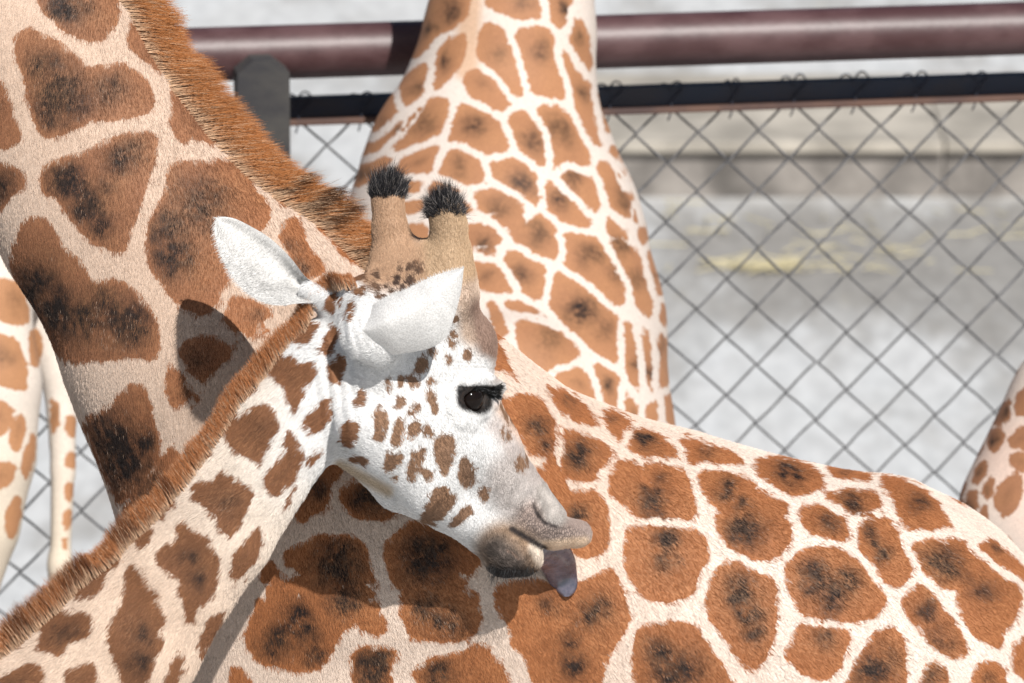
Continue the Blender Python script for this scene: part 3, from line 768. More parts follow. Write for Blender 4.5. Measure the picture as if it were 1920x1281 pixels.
H_SPOTS = zoomed(4.27, 600, 700, [([(525,60),(545,30),(560,90),(570,150),(555,180),(545,120)],), ([(630,60),(655,30),(660,100),(640,115)],),
 ([(705,40),(740,20),(790,70),(770,110),(740,125),(710,80)],), ([(860,80),(890,40),(925,60),(920,85)],),
 ([(855,165),(890,140),(905,200),(900,230),(920,270),(925,340),(910,290),(880,240),(855,200)],), ([(615,210),(650,200),(675,230),(650,290),(615,280)],),
 ([(725,330),(750,280),(790,270),(775,320),(750,355)],), ([(725,420),(800,390),(790,440),(760,520),(725,540),(720,480)],),
 ([(445,340),(470,270),(490,310),(540,350),(530,440),(520,500),(480,560),(435,540),(445,430)],), ([(610,400),(640,375),(665,430),(665,540),(640,580),(580,575),(595,490)],),
 ([(840,440),(865,420),(890,470),(870,510),(840,480)],), ([(290,250),(310,180),(330,130),(355,140),(370,240),(330,245)],),
 ([(180,550),(190,430),(230,405),(300,420),(290,520),(270,580),(230,590)],), ([(530,750),(525,680),(545,650),(580,680),(670,650),(640,720),(580,790),(540,810)],),
 ([(710,760),(730,690),(730,650),(790,640),(850,590),(830,680),(790,740),(760,770),(830,770),(890,790),(900,850),(870,870),(840,830),(820,800),(770,800),(750,870),(720,860),(705,800)],),
 ([(925,560),(960,520),(1020,510),(1075,540),(1065,620),(1070,700),(1030,760),(1020,820),(985,810),(960,720),(920,640)],), ([(1110,830),(1140,720),(1160,685),(1200,720),(1225,800),(1215,920),(1150,920)],),
 ([(830,1140),(890,1000),(950,930),(1020,920),(1050,990),(1070,1040),(1020,1090),(980,1170),(900,1220),(820,1190)],), ([(1280,990),(1310,920),(1355,940),(1350,1000),(1310,1030)],),
 ([(1050,1210),(1130,1120),(1190,1070),(1210,1110),(1150,1170),(1080,1220)],), ([(240,690),(330,680),(390,710),(360,740),(270,715)],), ([(560,850),(620,820),(610,860)],),
 ([(1450,430),(1480,480),(1520,510),(1500,550),(1460,500)],), ([(1590,670),(1640,680),(1660,740),(1620,810),(1590,770)],), ([(1460,250),(1500,300),(1560,380),(1560,440),(1520,400),(1470,320)],)]) + zoomed(4.575, 600, 480, [
 ([(50,400),(80,340),(140,320),(190,345),(150,400),(110,470),(60,460)],), ([(165,200),(250,170),(330,180),(400,160),(400,210),(330,210),(270,220),(240,270),(190,240)],), ([(300,300),(350,280),(385,275),(370,325)],),
 ([(450,250),(490,240),(520,290),(470,290)],), ([(480,370),(520,335),(565,350),(560,375)],), ([(25,830),(40,720),(80,640),(120,590),(165,650),(150,740),(90,800),(45,855)],), ([(65,1040),(100,950),(200,850),(210,950),(180,1080),(120,1080)],),
 ([(820,980),(850,880),(890,880),(930,950),(890,1000)],), ([(940,800),(1000,820),(980,890)],), ([(1075,850),(1130,900),(1110,940)],), ([(250,400),(300,400),(265,560),(245,520)],)]) + dots(4.575, 600, 480, [
 (1150,680,20),(1140,760,22),(1255,855,22),(1155,550,17),(660,200,26),(775,220,30),(700,275,20),(615,305,17),(580,210,14),(575,250,14),(640,248,12),(680,70,12),(760,100,16),(850,110,22),(825,60,14),(690,105,14),(490,185,16)])
C_SPOTS = zoomed(2.911, 640, 0, [
 ([(780,140),(870,170),(920,260),(950,370),(980,510),(940,520),(880,430),(820,370),(760,310)], [(850,300,14,.5)]), ([(945,185),(1120,160),(1150,280),(1190,420),(1225,515),(1160,520),(1050,490),(1010,380),(990,280)], [(1090,300,16,.6)]),
 ([(680,430),(740,395),(810,420),(870,500),(915,555),(870,605),(790,560),(720,510)], [(760,450,12,.3)]), ([(540,310),(580,240),(660,190),(660,280),(620,370),(560,430),(490,480),(520,400)], [(580,300,14,.7)]), ([(330,480),(380,410),(470,360),(460,450),(430,520),(370,570),(330,540)], [(400,480,14,.6)]),
 ([(600,760),(630,640),(670,590),(750,610),(840,650),(880,730),(910,810),(800,830),(720,790),(640,750)], [(710,690,18,.7)]), ([(910,660),(960,620),(1020,650),(1080,700),(1110,790),(1130,890),(1100,900),(1020,850),(960,760)], [(1050,760,18,.7)]),
 ([(1080,600),(1180,600),(1240,660),(1310,780),(1350,930),(1280,900),(1200,880),(1170,940),(1140,850),(1150,760),(1110,680)], [(1190,720,24,.7)]), ([(420,590),(500,550),(570,560),(560,640),(530,720),(440,770),(330,800),(270,810),(330,730)], [(450,660,20,.6)]),
 ([(540,930),(570,850),(640,830),(730,870),(780,970),(700,1000),(600,970)], [(640,900,14,.5)]), ([(820,890),(960,880),(1030,930),(1070,1010),(1080,1110),(1000,1070),(900,1010),(840,960)], [(990,980,20,.7)]), ([(300,940),(340,870),(440,820),(530,800),(500,900),(440,940),(350,950)],),
 ([(730,1060),(850,1040),(960,1090),(1010,1180),(960,1260),(870,1210),(780,1150)], [(890,1130,16,.6)]), ([(1110,1000),(1180,1010),(1260,1090),(1350,1200),(1330,1230),(1230,1200),(1150,1150),(1120,1080)], [(1180,1090,16,.7)]), ([(1190,960),(1250,920),(1330,950),(1390,1010),(1410,1110),(1370,1160),(1300,1080),(1220,1020)], [(1270,970,14,.6)]),
 ([(1400,900),(1480,890),(1530,1000),(1590,1130),(1620,1230),(1540,1180),(1470,1110),(1430,1000)], [(1530,1090,14,.7)]), ([(1200,280),(1260,320),(1340,450),(1380,570),(1400,700),(1420,780),(1370,760),(1310,620),(1270,480),(1230,380)], [(1310,500,12,.7)]), ([(520,-60),(690,-60),(670,80),(590,150),(530,180),(500,150),(470,230),(400,300),(380,280),(470,120)], [(590,60,18,.7),(480,170,10,.8)]),
 ([(800,20),(860,-60),(1060,-60),(1090,80),(1000,90),(900,60)], [(1000,20,12,.5)]), ([(1120,-60),(1240,-60),(1240,120),(1200,150),(1150,90)], [(1200,30,12,.9)]), ([(1260,60),(1330,200),(1350,400),(1310,350),(1260,200)], [(1300,200,12,.7)]), ([(10,1000),(120,900),(270,860),(230,930),(120,990)], [(130,940,10,.7)]), ([(170,740),(230,600),(280,500),(290,600),(240,690)], [(220,650,10,.4)]),
 ([(350,990),(440,990),(400,1050),(340,1040)],), ([(460,1040),(560,1000),(650,1050),(600,1090)],), ([(680,1220),(760,1220),(860,1281),(900,1330),(700,1330)],), ([(1440,1180),(1520,1220),(1590,1300),(1450,1281)],), ([(100,850),(250,720),(400,620),(430,590),(330,720),(180,820)], [(300,700,10,.7)]), ([(640,1090),(690,1120),(700,1160),(650,1150)],), ([(360,1100),(420,1090),(430,1130),(350,1150)],), ([(380,1240),(450,1250),(450,1330),(370,1330)],), ([(1395,500),(1435,560),(1455,700),(1435,740),(1415,620)], [(1430,620,8,.5)]), ([(1475,800),(1510,880),(1560,1000),(1545,1010),(1500,900)],), ([(1600,1130),(1650,1260),(1660,1330),(1630,1300),(1610,1220)],)]) + zoomed(2.785, 840, 400, [
 ([(95,80),(150,55),(220,70),(275,120),(260,200),(220,215),(150,190),(95,180)], [(190,150,14,.8)]), ([(100,265),(200,265),(270,290),(320,350),(340,410),(250,410),(160,370),(110,310)], [(200,330,12,.5)]), ([(295,240),(330,190),(400,230),(495,280),(480,370),(470,460),(400,410),(340,330)], [(380,300,16,.7)]),
 ([(380,30),(480,20),(540,80),(565,170),(550,230),(470,210),(400,170),(320,120),(210,20)], [(480,100,16,.7)]), ([(610,110),(700,130),(790,150),(850,230),(900,320),(940,400),(880,480),(800,400),(720,330),(630,280),(640,190)], [(740,220,16,.7),(870,290,16,.6)]), ([(570,320),(650,350),(740,420),(830,500),(880,580),(885,680),(880,780),(780,700),(690,640),(600,570),(540,500),(560,420)], [(690,500,22,.8),(810,600,14,.5)]),
 ([(820,30),(880,60),(960,180),(1020,300),(1060,450),(1060,530),(1000,470),(930,330),(850,180)], [(920,180,14,.8),(1000,350,12,.6)]), ([(300,460),(400,470),(500,530),(560,580),(480,550),(370,510)], [(480,520,8,.5)]), ([(370,550),(450,550),(560,600),(660,690),(670,740),(560,790),(480,820),(400,740),(380,650)], [(520,650,20,.6)]), ([(560,860),(650,830),(720,830),(750,900),(750,980),(650,930)],), ([(760,790),(880,860),(890,960),(880,1040),(820,950)], [(830,900,10,.8)]),
 ([(920,580),(980,640),(1000,760),(1010,900),(1010,960),(960,880),(930,760)], [(990,780,10,.7)]), ([(1000,600),(1060,680),(1080,800),(1060,900),(1030,960),(1020,800)], [(1050,840,10,.8)]), ([(1090,700),(1120,600),(1140,750),(1140,900),(1100,900)], [(1120,680,10,.8)]), ([(920,920),(970,1000),(1000,1080),(930,1060)], [(960,1040,8,.6)]), ([(1030,1040),(1090,980),(1080,1060),(1050,1090)],), ([(1135,960),(1165,950),(1180,1100),(1150,1050)],), ([(220,450),(270,560),(290,640),(250,560)],), ([(1050,180),(1078,260),(1105,420),(1090,410),(1062,310)], [(1080,320,6,.6)]), ([(1112,480),(1125,500),(1135,600),(1120,590)],)])
D_SPOTS = zoomed(2, 0, 480, [([(-60,85),(60,90),(100,170),(110,250),(60,260),(-60,220)], [(60,170,14,.4)]), ([(-60,280),(60,310),(100,400),(100,510),(50,500),(-60,450)], [(30,390,16,.5)]), ([(-60,530),(50,560),(50,650),(-60,690)],), ([(40,620),(90,590),(100,650),(70,730),(40,730)],), ([(-60,770),(60,780),(50,850),(-60,900)],), ([(90,740),(130,650),(130,750),(100,840),(80,800)],), ([(20,960),(70,890),(80,960),(50,1060),(20,1050)],), ([(110,290),(140,270),(160,340),(140,420),(115,400)],),
 ([(190,540),(220,545),(220,620),(195,680)], [(200,600,10,.6)]), ([(245,600),(285,610),(280,680),(250,670)],), ([(245,740),(285,740),(280,800),(250,790)],), ([(245,850),(275,850),(270,920),(245,915)],), ([(240,960),(268,950),(265,1010),(238,1030)],), ([(230,1060),(250,1060),(245,1110)],)])
E_SPOTS = zoomed(*ZR, [([(1330,-10),(1390,-110),(1420,-130),(1420,-60),(1380,-10)], [(1390,-70,10,.7)]), ([(1440,-60),(1470,-170),(1520,-200),(1520,-60)],), ([(1420,150),(1480,130),(1520,160),(1520,220),(1440,210)],), ([(1290,300),(1330,250),(1335,330),(1300,360)], [(1310,300,8,.6)]), ([(1310,90),(1330,20),(1370,-10),(1390,60),(1340,130)], [(1350,70,10,.8)]), ([(1240,280),(1260,200),(1300,170),(1300,230),(1260,290)], [(1280,230,8,.7)]), ([(1150,420),(1170,310),(1190,270),(1190,340),(1160,440)], [(1170,350,8,.6)]), ([(1170,450),(1200,340),(1250,310),(1250,420),(1230,490)], [(1220,400,10,.7)]), ([(1350,330),(1400,260),(1480,240),(1470,380),(1400,450),(1350,400)],), ([(1420,60),(1520,-20),(1520,100),(1440,110)],), ([(1210,190),(1240,120),(1290,40),(1270,130)], [(1250,120,8,.7)]), ([(1260,480),(1300,380),(1310,470),(1280,530)],), ([(1370,580),(1410,560),(1430,610)],)])

FRAME = [(-45, -45), (1965, -45), (1965, 1326), (-45, 1326)]
def px_r(r, d): return r * d / FPX

# ------------------------------------------------------------------ adult giraffe, neck rising left, back running right
def adult():
    root = empty('giraffe', to_world(P(1100, 1300, 10.3)) * (1, 1, 0))
    tag(root, 'adult giraffe with rusty mane whose flank is licked by another giraffe', 'giraffe', 'giraffes crowded along the fence')
    S = Shape()
    N = lambda x, y, r, d=10.085: (P(x, y, d), px_r(r, d))
    neck = [N(-420, -760, 150), N(-250, -450, 172), N(80, 110, 217), N(230, 380, 240), N(430, 640, 302), N(720, 980, 408, 10.16), N(860, 1060, 378, 10.21)]
    S.chain(neck + [N(1000, 1130, 388, 10.27), N(1200, 1215, 412, 10.31), N(1400, 1290, 434, 10.34), N(1610, 1290, 396, 10.38), N(1810, 1340, 292, 10.40)], .08, zs(.76), ki=.03)
    S.chain([N(430, 640, 296), N(590, 1160, 305, 10.16), N(700, 1330, 320, 10.2)], .05, zs(.72))
    # head, high out of the picture on the left
    S.chain([N(-430, -800, 150), N(-560, -720, 120), N(-760, -560, 70)], .06, zs(.7))
    S.chain([N(-440, -900, 40), N(-420, -1010, 28)], .04)
    for dd, x in ((-.14, 700), (.16, 800)): limb_to_ground(S, P(x, 1330, 10.26 + dd), .17)
    for dd, x in ((-.14, 1650), (.16, 1740)): limb_to_ground(S, P(x, 1420, 10.40 + dd), .19, side=.08)
    S.chain([N(1900, 1250, 40, 10.4), N(1990, 1450, 22, 10.42), N(2000, 1800, 18, 10.5)], .05)
    f0 = P(-60, 1330, 10.2); f1 = P(1990, -60, 10.2)
    ax = (axis(-2.2, 1.6, f0[0], f1[0], .008, .035), axis(-3.6, 1.9, f0[1], f1[1], .008, .035), axis(9.4, 11.6, 9.72, 10.5, .009, .035))
    def deform(V, Nn):
        a = noise3(V, 5.5, 21) * .0065 + noise3(V, 14, 22) * .002
        # loose folds at the base of the throat
        q = pix(V); m = np.exp(-(((q[:, 0] - 180) / 90) ** 2 + ((q[:, 1] - 800) / 120) ** 2))
        a += m * .006 * np.sin(q[:, 1] * .05 + q[:, 0] * .03)
        return V + Nn * a[:, None]
    def base(V):
        return paint(V, (0.70, .57, .475), [(100, 100, 500, 700, 260, .8, (.585, .44, .34)), (1500, 1000, 1900, 1300, 260, .8, (.76, .66, .58))])
    def spot(V):
        q = pix(V); t = sstep(900, 350, q[:, 0] + q[:, 1] * .3)
        r0 = np.array([.375, .145, .055]); return r0 + (np.array([.29, .130, .066]) - r0) * t[:, None]
    g = build_skin('body', root, S, ax, A_SPOTS, [[(-45,-45),(340,-45),(720,440),(700,520),(600,560),(420,640),(300,860),(220,960),(-45,460)], [(330,1326),(480,1060),(640,870),(780,950),(900,1020),(1110,1000),(940,640),(1270,790),(1660,860),(1965,1060),(1965,1326)]],
                   base, spot, dict(cell=.19, seed=5, grow=.5, line=1.3))
    def flow(p, q):
        t = sstep(300, 1100, q[:, 0])
        a = np.array([-.10, -1.0, .05]); b = np.array([.75, -.65, .05])
        return a + (b - a) * t[:, None] + np.stack([noise3(p, 3, 31), noise3(p, 3, 32), 0 * t], 1) * .25
    coat_hair(g, g['obj'], 420000, .0085, flow, rad=.00030)
    # mane: upright brush along the crest
    cl = np.array([(-150,-480),(100,-190),(262,0),(318,110),(395,220),(480,305),(560,372),(640,428),(705,474),(770,515)], float)
    mane(root, cl, 10.12, 24000, .073, (240 * 10.12 / FPX, .72, -.25, .58), ((1.0, -.10), (1.0, -.22)), g, (.66, .44, .28), (.46, .185, .065), (.07, .03, .014), dark=.38)
    return g

def mane(root, line, d, count, length, width, dirs, g, c0, c1, c2, taper=None, inset=8, dark=.5):
    seg = np.linalg.norm(np.diff(line, axis=0), axis=1); s = np.concatenate([[0], np.cumsum(seg)])
    u = rng.random(count) * s[-1]
    x = np.interp(u, s, line[:, 0]); y = np.interp(u, s, line[:, 1])
    k = u / s[-1]
    n = np.array([np.interp(k, [0, 1], [dirs[0][0], dirs[1][0]]), np.interp(k, [0, 1], [dirs[0][1], dirs[1][1]])]).T
    pr = d / FPX
    tx = np.gradient(line[:, 0], s); ty = np.gradient(line[:, 1], s)
    tn = unit(np.stack([np.interp(u, s, ty), -np.interp(u, s, tx)], 1))
    # the crest is where the skin turns away from the viewer; roots sit on the skin to both sides of it
    rad, sq, p0, p1 = width
    from mathutils.bvhtree import BVHTree
    cq = pix(g['V'][g['Q'][:g['n0']]].mean(1)) if False else pix(g['V'][g['Q']].mean(1))
    sel = np.where((cq > line.min(0) - 160).all(1) & (cq < line.max(0) + 160).all(1) & (g['Q'] < g['n0']).all(1))[0]
    bv = BVHTree.FromPolygons([tuple(v) for v in g['V']], [tuple(int(t) for t in f) for f in g['Q'][sel]])
    def ray(px_, py_):
        r = P(px_, py_, 1.0); h_ = bv.ray_cast(Vector((0, 0, 0)), Vector(r / np.linalg.norm(r)))[0]
        return None if h_ is None else h_[2]
    us = np.linspace(0, s[-1], 160); offs = np.arange(70, -90, -2.0)
    lx = np.interp(us, s, line[:, 0]); ly = np.interp(us, s, line[:, 1])
    ln = unit(np.stack([np.interp(us, s, ty), -np.interp(us, s, tx)], 1))
    off = np.zeros(len(us)); ins_ = np.arange(0, 121, 6.0); prof = np.zeros((len(us), len(ins_)))
    for m_ in range(len(us)):
        for o_ in offs:
            z_ = ray(lx[m_] + ln[m_, 0] * o_, ly[m_] + ln[m_, 1] * o_)
            if z_ is not None: break
        off[m_] = o_
        for t_, e_ in enumerate(ins_):
            zz = ray(lx[m_] + ln[m_, 0] * (o_ - e_ - 2), ly[m_] + ln[m_, 1] * (o_ - e_ - 2)); prof[m_, t_] = zz if zz is not None else (prof[m_, t_ - 1] if t_ else d)
    off = np.convolve(np.pad(off, 6, mode='edge'), np.ones(13) / 13, 'valid')
    phi = rng.uniform(p0, p1, count); dz = -phi * 1.2
    back = np.abs(rad * (1 - np.cos(phi)) / pr) + inset
    so = np.interp(u, us, off)
    mi = np.clip(np.searchsorted(us, u), 0, len(us) - 1); bi = np.clip((back / 6), 0, len(ins_) - 1.001); b0 = bi.astype(int)
    near = prof[mi, b0] * (1 - (bi - b0)) + prof[mi, b0 + 1] * (bi - b0)
    zc = prof[mi, 0]
    dep = np.where(phi > 0, near, 2 * zc - near) + .003 * np.sign(phi)
    x = x + tn[:, 0] * (so - back); y = y + tn[:, 1] * (so - back)
    V = np.stack([(x - 960) / FPX * dep, (640.5 - y) / FPX * dep, dep], 1)
    clump = noise3(np.stack([u * pr, dz * .004, 0 * u], 1), 42, 41); cl2 = noise3(np.stack([u * pr, dz * .02, 0 * u], 1), 18, 42)
    dirv = unit(np.stack([n[:, 0] + clump * .16 + rng.normal(0, .05, count), -n[:, 1] + cl2 * .22 + rng.normal(0, .05, count), dz * .22 + rng.normal(0, .08, count)], 1))
    L = length * (0.82 + .16 * cl2 + .26 * clump) * rng.uniform(.75, 1.15, count)
    if taper is not None: L = L * np.interp(k, taper[0], taper[1])
    tone = np.clip(.45 + 1.25 * clump + .5 * cl2 + rng.normal(0, .18, count), 0, 1)[:, None]
    c0, c1, c2 = map(np.array, (c0, c1, c2))
    col = c0 * (1 + rng.normal(0, .1, (count, 1)))
    tip = c1 + (c2 - c1) * sstep(.95 - dark, 1.25 - dark, tone)
    pale = rng.random(count) < .10
    tip[pale] = c0 * 1.05
    bend = np.stack([rng.normal(0, .05, count), -.10 + rng.normal(0, .06, count), 0 * u], 1) @ VM
    return add_hair('mane', root, to_world(V) - g['o0'], dirv @ VM, L, .00042 * rng.uniform(.7, 1.4, count), np.clip(col, .01, .9), np.clip(tip, .005, .9), 5, bend)

# ------------------------------------------------------------------ licking giraffe: neck from the lower left, head down to the right
S1, S2 = .40, .36
fd = np.array([.595, -.804, 0]); nd = np.array([.804, .595, 0]); zv = np.array([0, 0, 1.0])
HL = -S1 * fd - S2 * nd + math.sqrt(1 - S1 ** 2 - S2 ** 2) * zv              # towards the far side of the head
HF = fd + (S1 / HL[2]) * zv; HF /= np.linalg.norm(HF)
HU = np.cross(HL, HF); HU *= np.sign(HU @ nd); HU /= np.linalg.norm(HU)
HO = P(740, 600, 9.62)
HB = np.stack([HF, HU, HL])
HPX = 9.7 / FPX
def H(px, py, lat=0.0):
    ray = P(px, py, 1.0)
    A = np.stack([HF, HU, -ray], 1)
    a, b, dd = np.linalg.solve(A, -(HO + lat * HL))
    return HO + a * HF + b * HU + lat * HL
def hs(k):                    # squash sideways across the head
    return np.diag([1, 1, 1 / k]) @ HB

def leaf(up, lo, depth_up, depth_lo, bulge, thick=.007, nu=26, nv=18):
    """an ear: two margins given in pixels, cupped towards or away from the viewer"""
    def rs(pts, n):
        pts = np.array(pts, float); s = np.concatenate([[0], np.cumsum(np.linalg.norm(np.diff(pts, axis=0), axis=1))])
        t = np.linspace(0, s[-1], n); r = np.stack([np.interp(t, s, pts[:, i]) for i in range(2)], 1)
        for _ in range(3): r[1:-1] = r[1:-1] * .5 + (r[:-2] + r[2:]) * .25
        return r
    U = rs(up, nu); L = rs(lo, nu)
    t = np.linspace(0, 1, nu)
    V = []
    for side in (0, 1):
        for i in range(nu):
            for j in range(nv):
                v = j / (nv - 1)
                p = U[i] * (1 - v) + L[i] * v
                du = np.interp(t[i], np.linspace(0, 1, len(depth_up)), depth_up); dl = np.interp(t[i], np.linspace(0, 1, len(depth_lo)), depth_lo)
                dd = du * (1 - v) + dl * v + bulge(t[i], v)
                e = thick * math.sin(math.pi * v) ** .35 * (math.sin(math.pi * min(1, .5 + (1 - t[i]) * 1.6) ) if t[i] > .69 else 1.0) if 0 < v < 1 else 0
                V.append(P(p[0], p[1], dd + (.5 if side else -.5) * max(e, 0)))
    Q = []
    for side in (0, 1):
        o = side * nu * nv
        for i in range(nu - 1):
            for j in range(nv - 1):
                q = [o + i*nv+j, o + i*nv+j+1, o + (i+1)*nv+j+1, o + (i+1)*nv+j]
                Q.append(q if side == 0 else q[::-1])
    return np.array(V), np.array(Q)

def young():
    root = empty('giraffe', to_world(P(-500, 1900, 9.75)) * (1, 1, 0))
    tag(root, 'white faced giraffe bending its neck down with its grey tongue out', 'giraffe', 'giraffes crowded along the fence')
    S = Shape()
    N = lambda x, y, r, d=9.64: (P(x, y, d), px_r(r, d))
    neckline = [N(-110, 1610, 245, 9.75), N(90, 1375, 182, 9.70), N(236, 1200, 142, 9.67), N(322, 1092, 118, 9.65), N(405, 992, 108), N(527, 808, 104), N(610, 705, 104), (P(700, 640, 9.65), px_r(80, 9.65))]
    S.chain(neckline, .05, zs(.85))
    S.chain([N(-110, 1610, 245, 9.75), N(-350, 1880, 330, 9.75), N(-900, 1960, 325, 9.75), N(-1150, 1960, 250, 9.75)], .1, zs(.72))
    for dd, x in ((-.12, -260), (.12, -330)): limb_to_ground(S, P(x, 2080, 9.75 + dd), .13)
    for dd, x in ((-.12, -1080), (.12, -1160)): limb_to_ground(S, P(x, 2080, 9.75 + dd), .15)
    h = HPX
    E = lambda x, y, r, lat=0.: (H(x, y, lat), r * h)
    S.chain([E(735, 655, 104), E(815, 757, 118), E(885, 855, 98), E(948, 930, 74), E(985, 968, 56)], .035, hs(.70))
    S.chain([E(700, 580, 66), E(795, 575, 74), E(868, 645, 66)], .04, hs(.95))
    S.cone(H(790, 520), H(800, 510), 42 * h, 42 * h, .05, hs(1.5))
    for lat, sx, sy in ((-.042, 0, 0), (.05, -52, -9)):       # the two branches of the lower jaw
        S.chain([E(676 + sx, 798 + sy, 46, lat), E(722 + sx, 846 + sy, 46, lat), E(800 + sx, 918 + sy, 46, lat * .9), E(868 + sx * .6, 970 + sy, 34, lat * .6), E(915 + sx * .3, 1005, 30, lat * .4)], .03)
    # cheek muscle and face ridge
    S.cone(H(760, 800, -.062), H(835, 860, -.055), 52 * h, 42 * h, .05, hs(.6))
    S.cone(H(850, 820, -.060), H(945, 900, -.040), 20 * h, 16 * h, .05)
    # upper lip, nostril flap, lower lip
    S.chain([E(975, 965, 46), E(1038, 998, 32), E(1083, 1002, 27)], .018, hs(1.15))
    S.chain([E(1008, 930, 24, -.016), E(1038, 966, 22, -.022)], .018, hs(1.1))
    S.chain([E(1014, 925, 18, .010), E(1032, 950, 15, .010)], .012)
    S.chain([E(900, 985, 34), E(950, 1036, 44), E(982, 1046, 36)], .016, hs(1.1))
    S.chain([E(958, 990, 8, -.055), E(990, 1014, 8, -.055), E(1030, 1033, 8, -.05)], .012, None, '-')     # mouth line
    S.chain([E(1004, 950, 6, -.052), E(1020, 975, 7, -.054), E(1044, 984, 6, -.05)], .010, None, '-')     # groove under the flap
    # ossicones
    S.chain([E(846, 545, 44, -.040), E(846, 470, 31, -.047), E(842, 425, 30, -.05), E(836, 402, 31, -.052)], .055)
    S.chain([E(740, 520, 46, .050), E(731, 430, 30, .055), E(727, 372, 31, .058)], .055)
    S.cone(H(786, 508), H(788, 512), 28 * h, 28 * h, .045)
    # base of the near ear, bulging from the side of the head
    S.cone(H(690, 622, -.066), H(712, 636, -.074), 56 * h, 50 * h, .035, hs(.75))
    S.cone(H(612, 562, .06), H(580, 548, .075), 26 * h, 18 * h, .03)
    # eye: lids, hollow, ball
    e0 = S.hit(888, 750)
    inn = unit(HL * .9 + HF * -.1)
    eb = e0 + inn * 23 * h * .62
    er = 28 * h
    on = lambda x, y, out=0.0: S.hit(x, y) - inn * out
    S0 = Shape(); S0.prims = list(S.prims)
    on = lambda x, y, out=0.0: S0.hit(x, y) - inn * out
    up = [(860, 733), (872, 722), (892, 714), (914, 715), (934, 727)]
    lo = [(858, 738), (861, 758), (872, 776), (890, 784), (908, 776), (924, 758), (934, 742)]
    S.chain([(on(x, y, .004), 12 * h) for x, y in up], .005)
    S.chain([(on(x, y, -.001), 8 * h) for x, y in lo], .008)
    S.chain([(on(x, y, .001), 9 * h) for x, y in [(842, 742), (846, 768), (862, 792), (885, 800)]], .012)
    S.cone(eb, eb, er * 1.03, er * 1.03, .004, None, '-')
    hx0, hy0 = P(560, 1150, 9.7), P(1135, 330, 9.7)
    ax = (axis(-2.7, .5, hx0[0], hy0[0], .0040, .03), axis(-3.6, .7, hx0[1], hy0[1], .0040, .03), axis(9.1, 11.2, 9.42, 10.02, .0042, .03))
    # refine the part of the neck that is in the picture
    xs = axis(-2.7, .5, hx0[0], hy0[0], .0040, .03)
    xs = np.concatenate([xs[xs < P(-60, 0, 9.7)[0]], np.arange(P(-60, 0, 9.7)[0], hx0[0] - .003, .007), xs[xs >= hx0[0]]])
    ys = ax[1]; ylow = P(0, 1330, 9.7)[1]
    ys = np.concatenate([ys[ys < ylow], np.arange(ylow, hx0[1] - .003, .007), ys[ys >= hx0[1]]])
    def deform(V, Nn):
        q = pix(V)
        a = noise3(V, 9, 51) * .0022
        # skin folds in front of the neck, fanning round the base of the ear
        cx, cy = 760, 600
        r = np.hypot(q[:, 0] - cx, q[:, 1] - cy); th = np.arctan2(q[:, 1] - cy, q[:, 0] - cx)
        m = np.exp(-((q[:, 0] - 655) / 42) ** 2 - ((q[:, 1] - 630) / 75) ** 2)
        a += m * .0006 * np.sin(r * .42 + 1.5 * noise3(V, 25, 52))
        m2 = np.exp(-((q[:, 0] - 640) / 40) ** 2 - ((q[:, 1] - 720) / 110) ** 2)
        a += m2 * .0016 * np.sin((q[:, 0] * .95 - q[:, 1] * .12) * .30)
        m3 = np.exp(-((q[:, 0] - 905) / 40) ** 2 - ((q[:, 1] - 690) / 18) ** 2)
        a += m3 * .0014 * np.sin((q[:, 1] + q[:, 0] * .1) * .55)
        # creases of lips
        m4 = np.exp(-((q[:, 0] - 955) / 35) ** 2 - ((q[:, 1] - 1040) / 30) ** 2)
        a += m4 * .002 * noise3(V, 110, 53)
        return V + Nn * a[:, None]
    neck_near = S0.hit(690, 640)
    dE = neck_near[2]
    ear_n = leaf([(660, 610), (690, 580), (722, 556), (758, 545), (805, 520), (842, 508), (869, 503)], [(672, 640), (700, 662), (732, 668), (775, 660), (812, 654), (836, 636), (852, 596), (866, 545), (869, 503)],
                 [dE + .05, dE + .008, dE - .014, dE - .020, dE - .025], [dE + .06, dE + .018, dE + .004, dE - .010, dE - .025],
                 lambda t, v: -.046 * (1 - abs((v - .40) / (.40 if v < .40 else .60)) ** 1.5) * max(1 - t, 0) ** .55)
    dF = H(575, 545, .08)[2]
    ear_f = leaf([(612, 548), (575, 524), (545, 482), (505, 444), (455, 416), (428, 404), (406, 409)], [(612, 570), (570, 566), (520, 576), (478, 562), (447, 536), (418, 492), (401, 440), (399, 420), (406, 409)],
                 [dF, dF + .02, dF + .03, dF + .045, dF + .05], [dF - .01, dF - .045, dF - .045, dF - .01, dF + .045],
                 lambda t, v: .055 * math.sin(math.pi * v ** .8) ** 1.3 * (1 - t) ** .6)
    W_ = (.76, .755, .745)
    def mottle(V):
        q = pix(V); m = np.maximum(np.exp(-((q[:, 0] - 955) / 50) ** 2 - ((q[:, 1] - 1045) / 38) ** 2), .7 * np.exp(-((q[:, 0] - 1005) / 50) ** 2 - ((q[:, 1] - 955) / 45) ** 2))
        return (1 + m * (.75 * noise3(V, 130, 91) + .5 * noise3(V, 60, 92)))[:, None].clip(.15, 1.6)
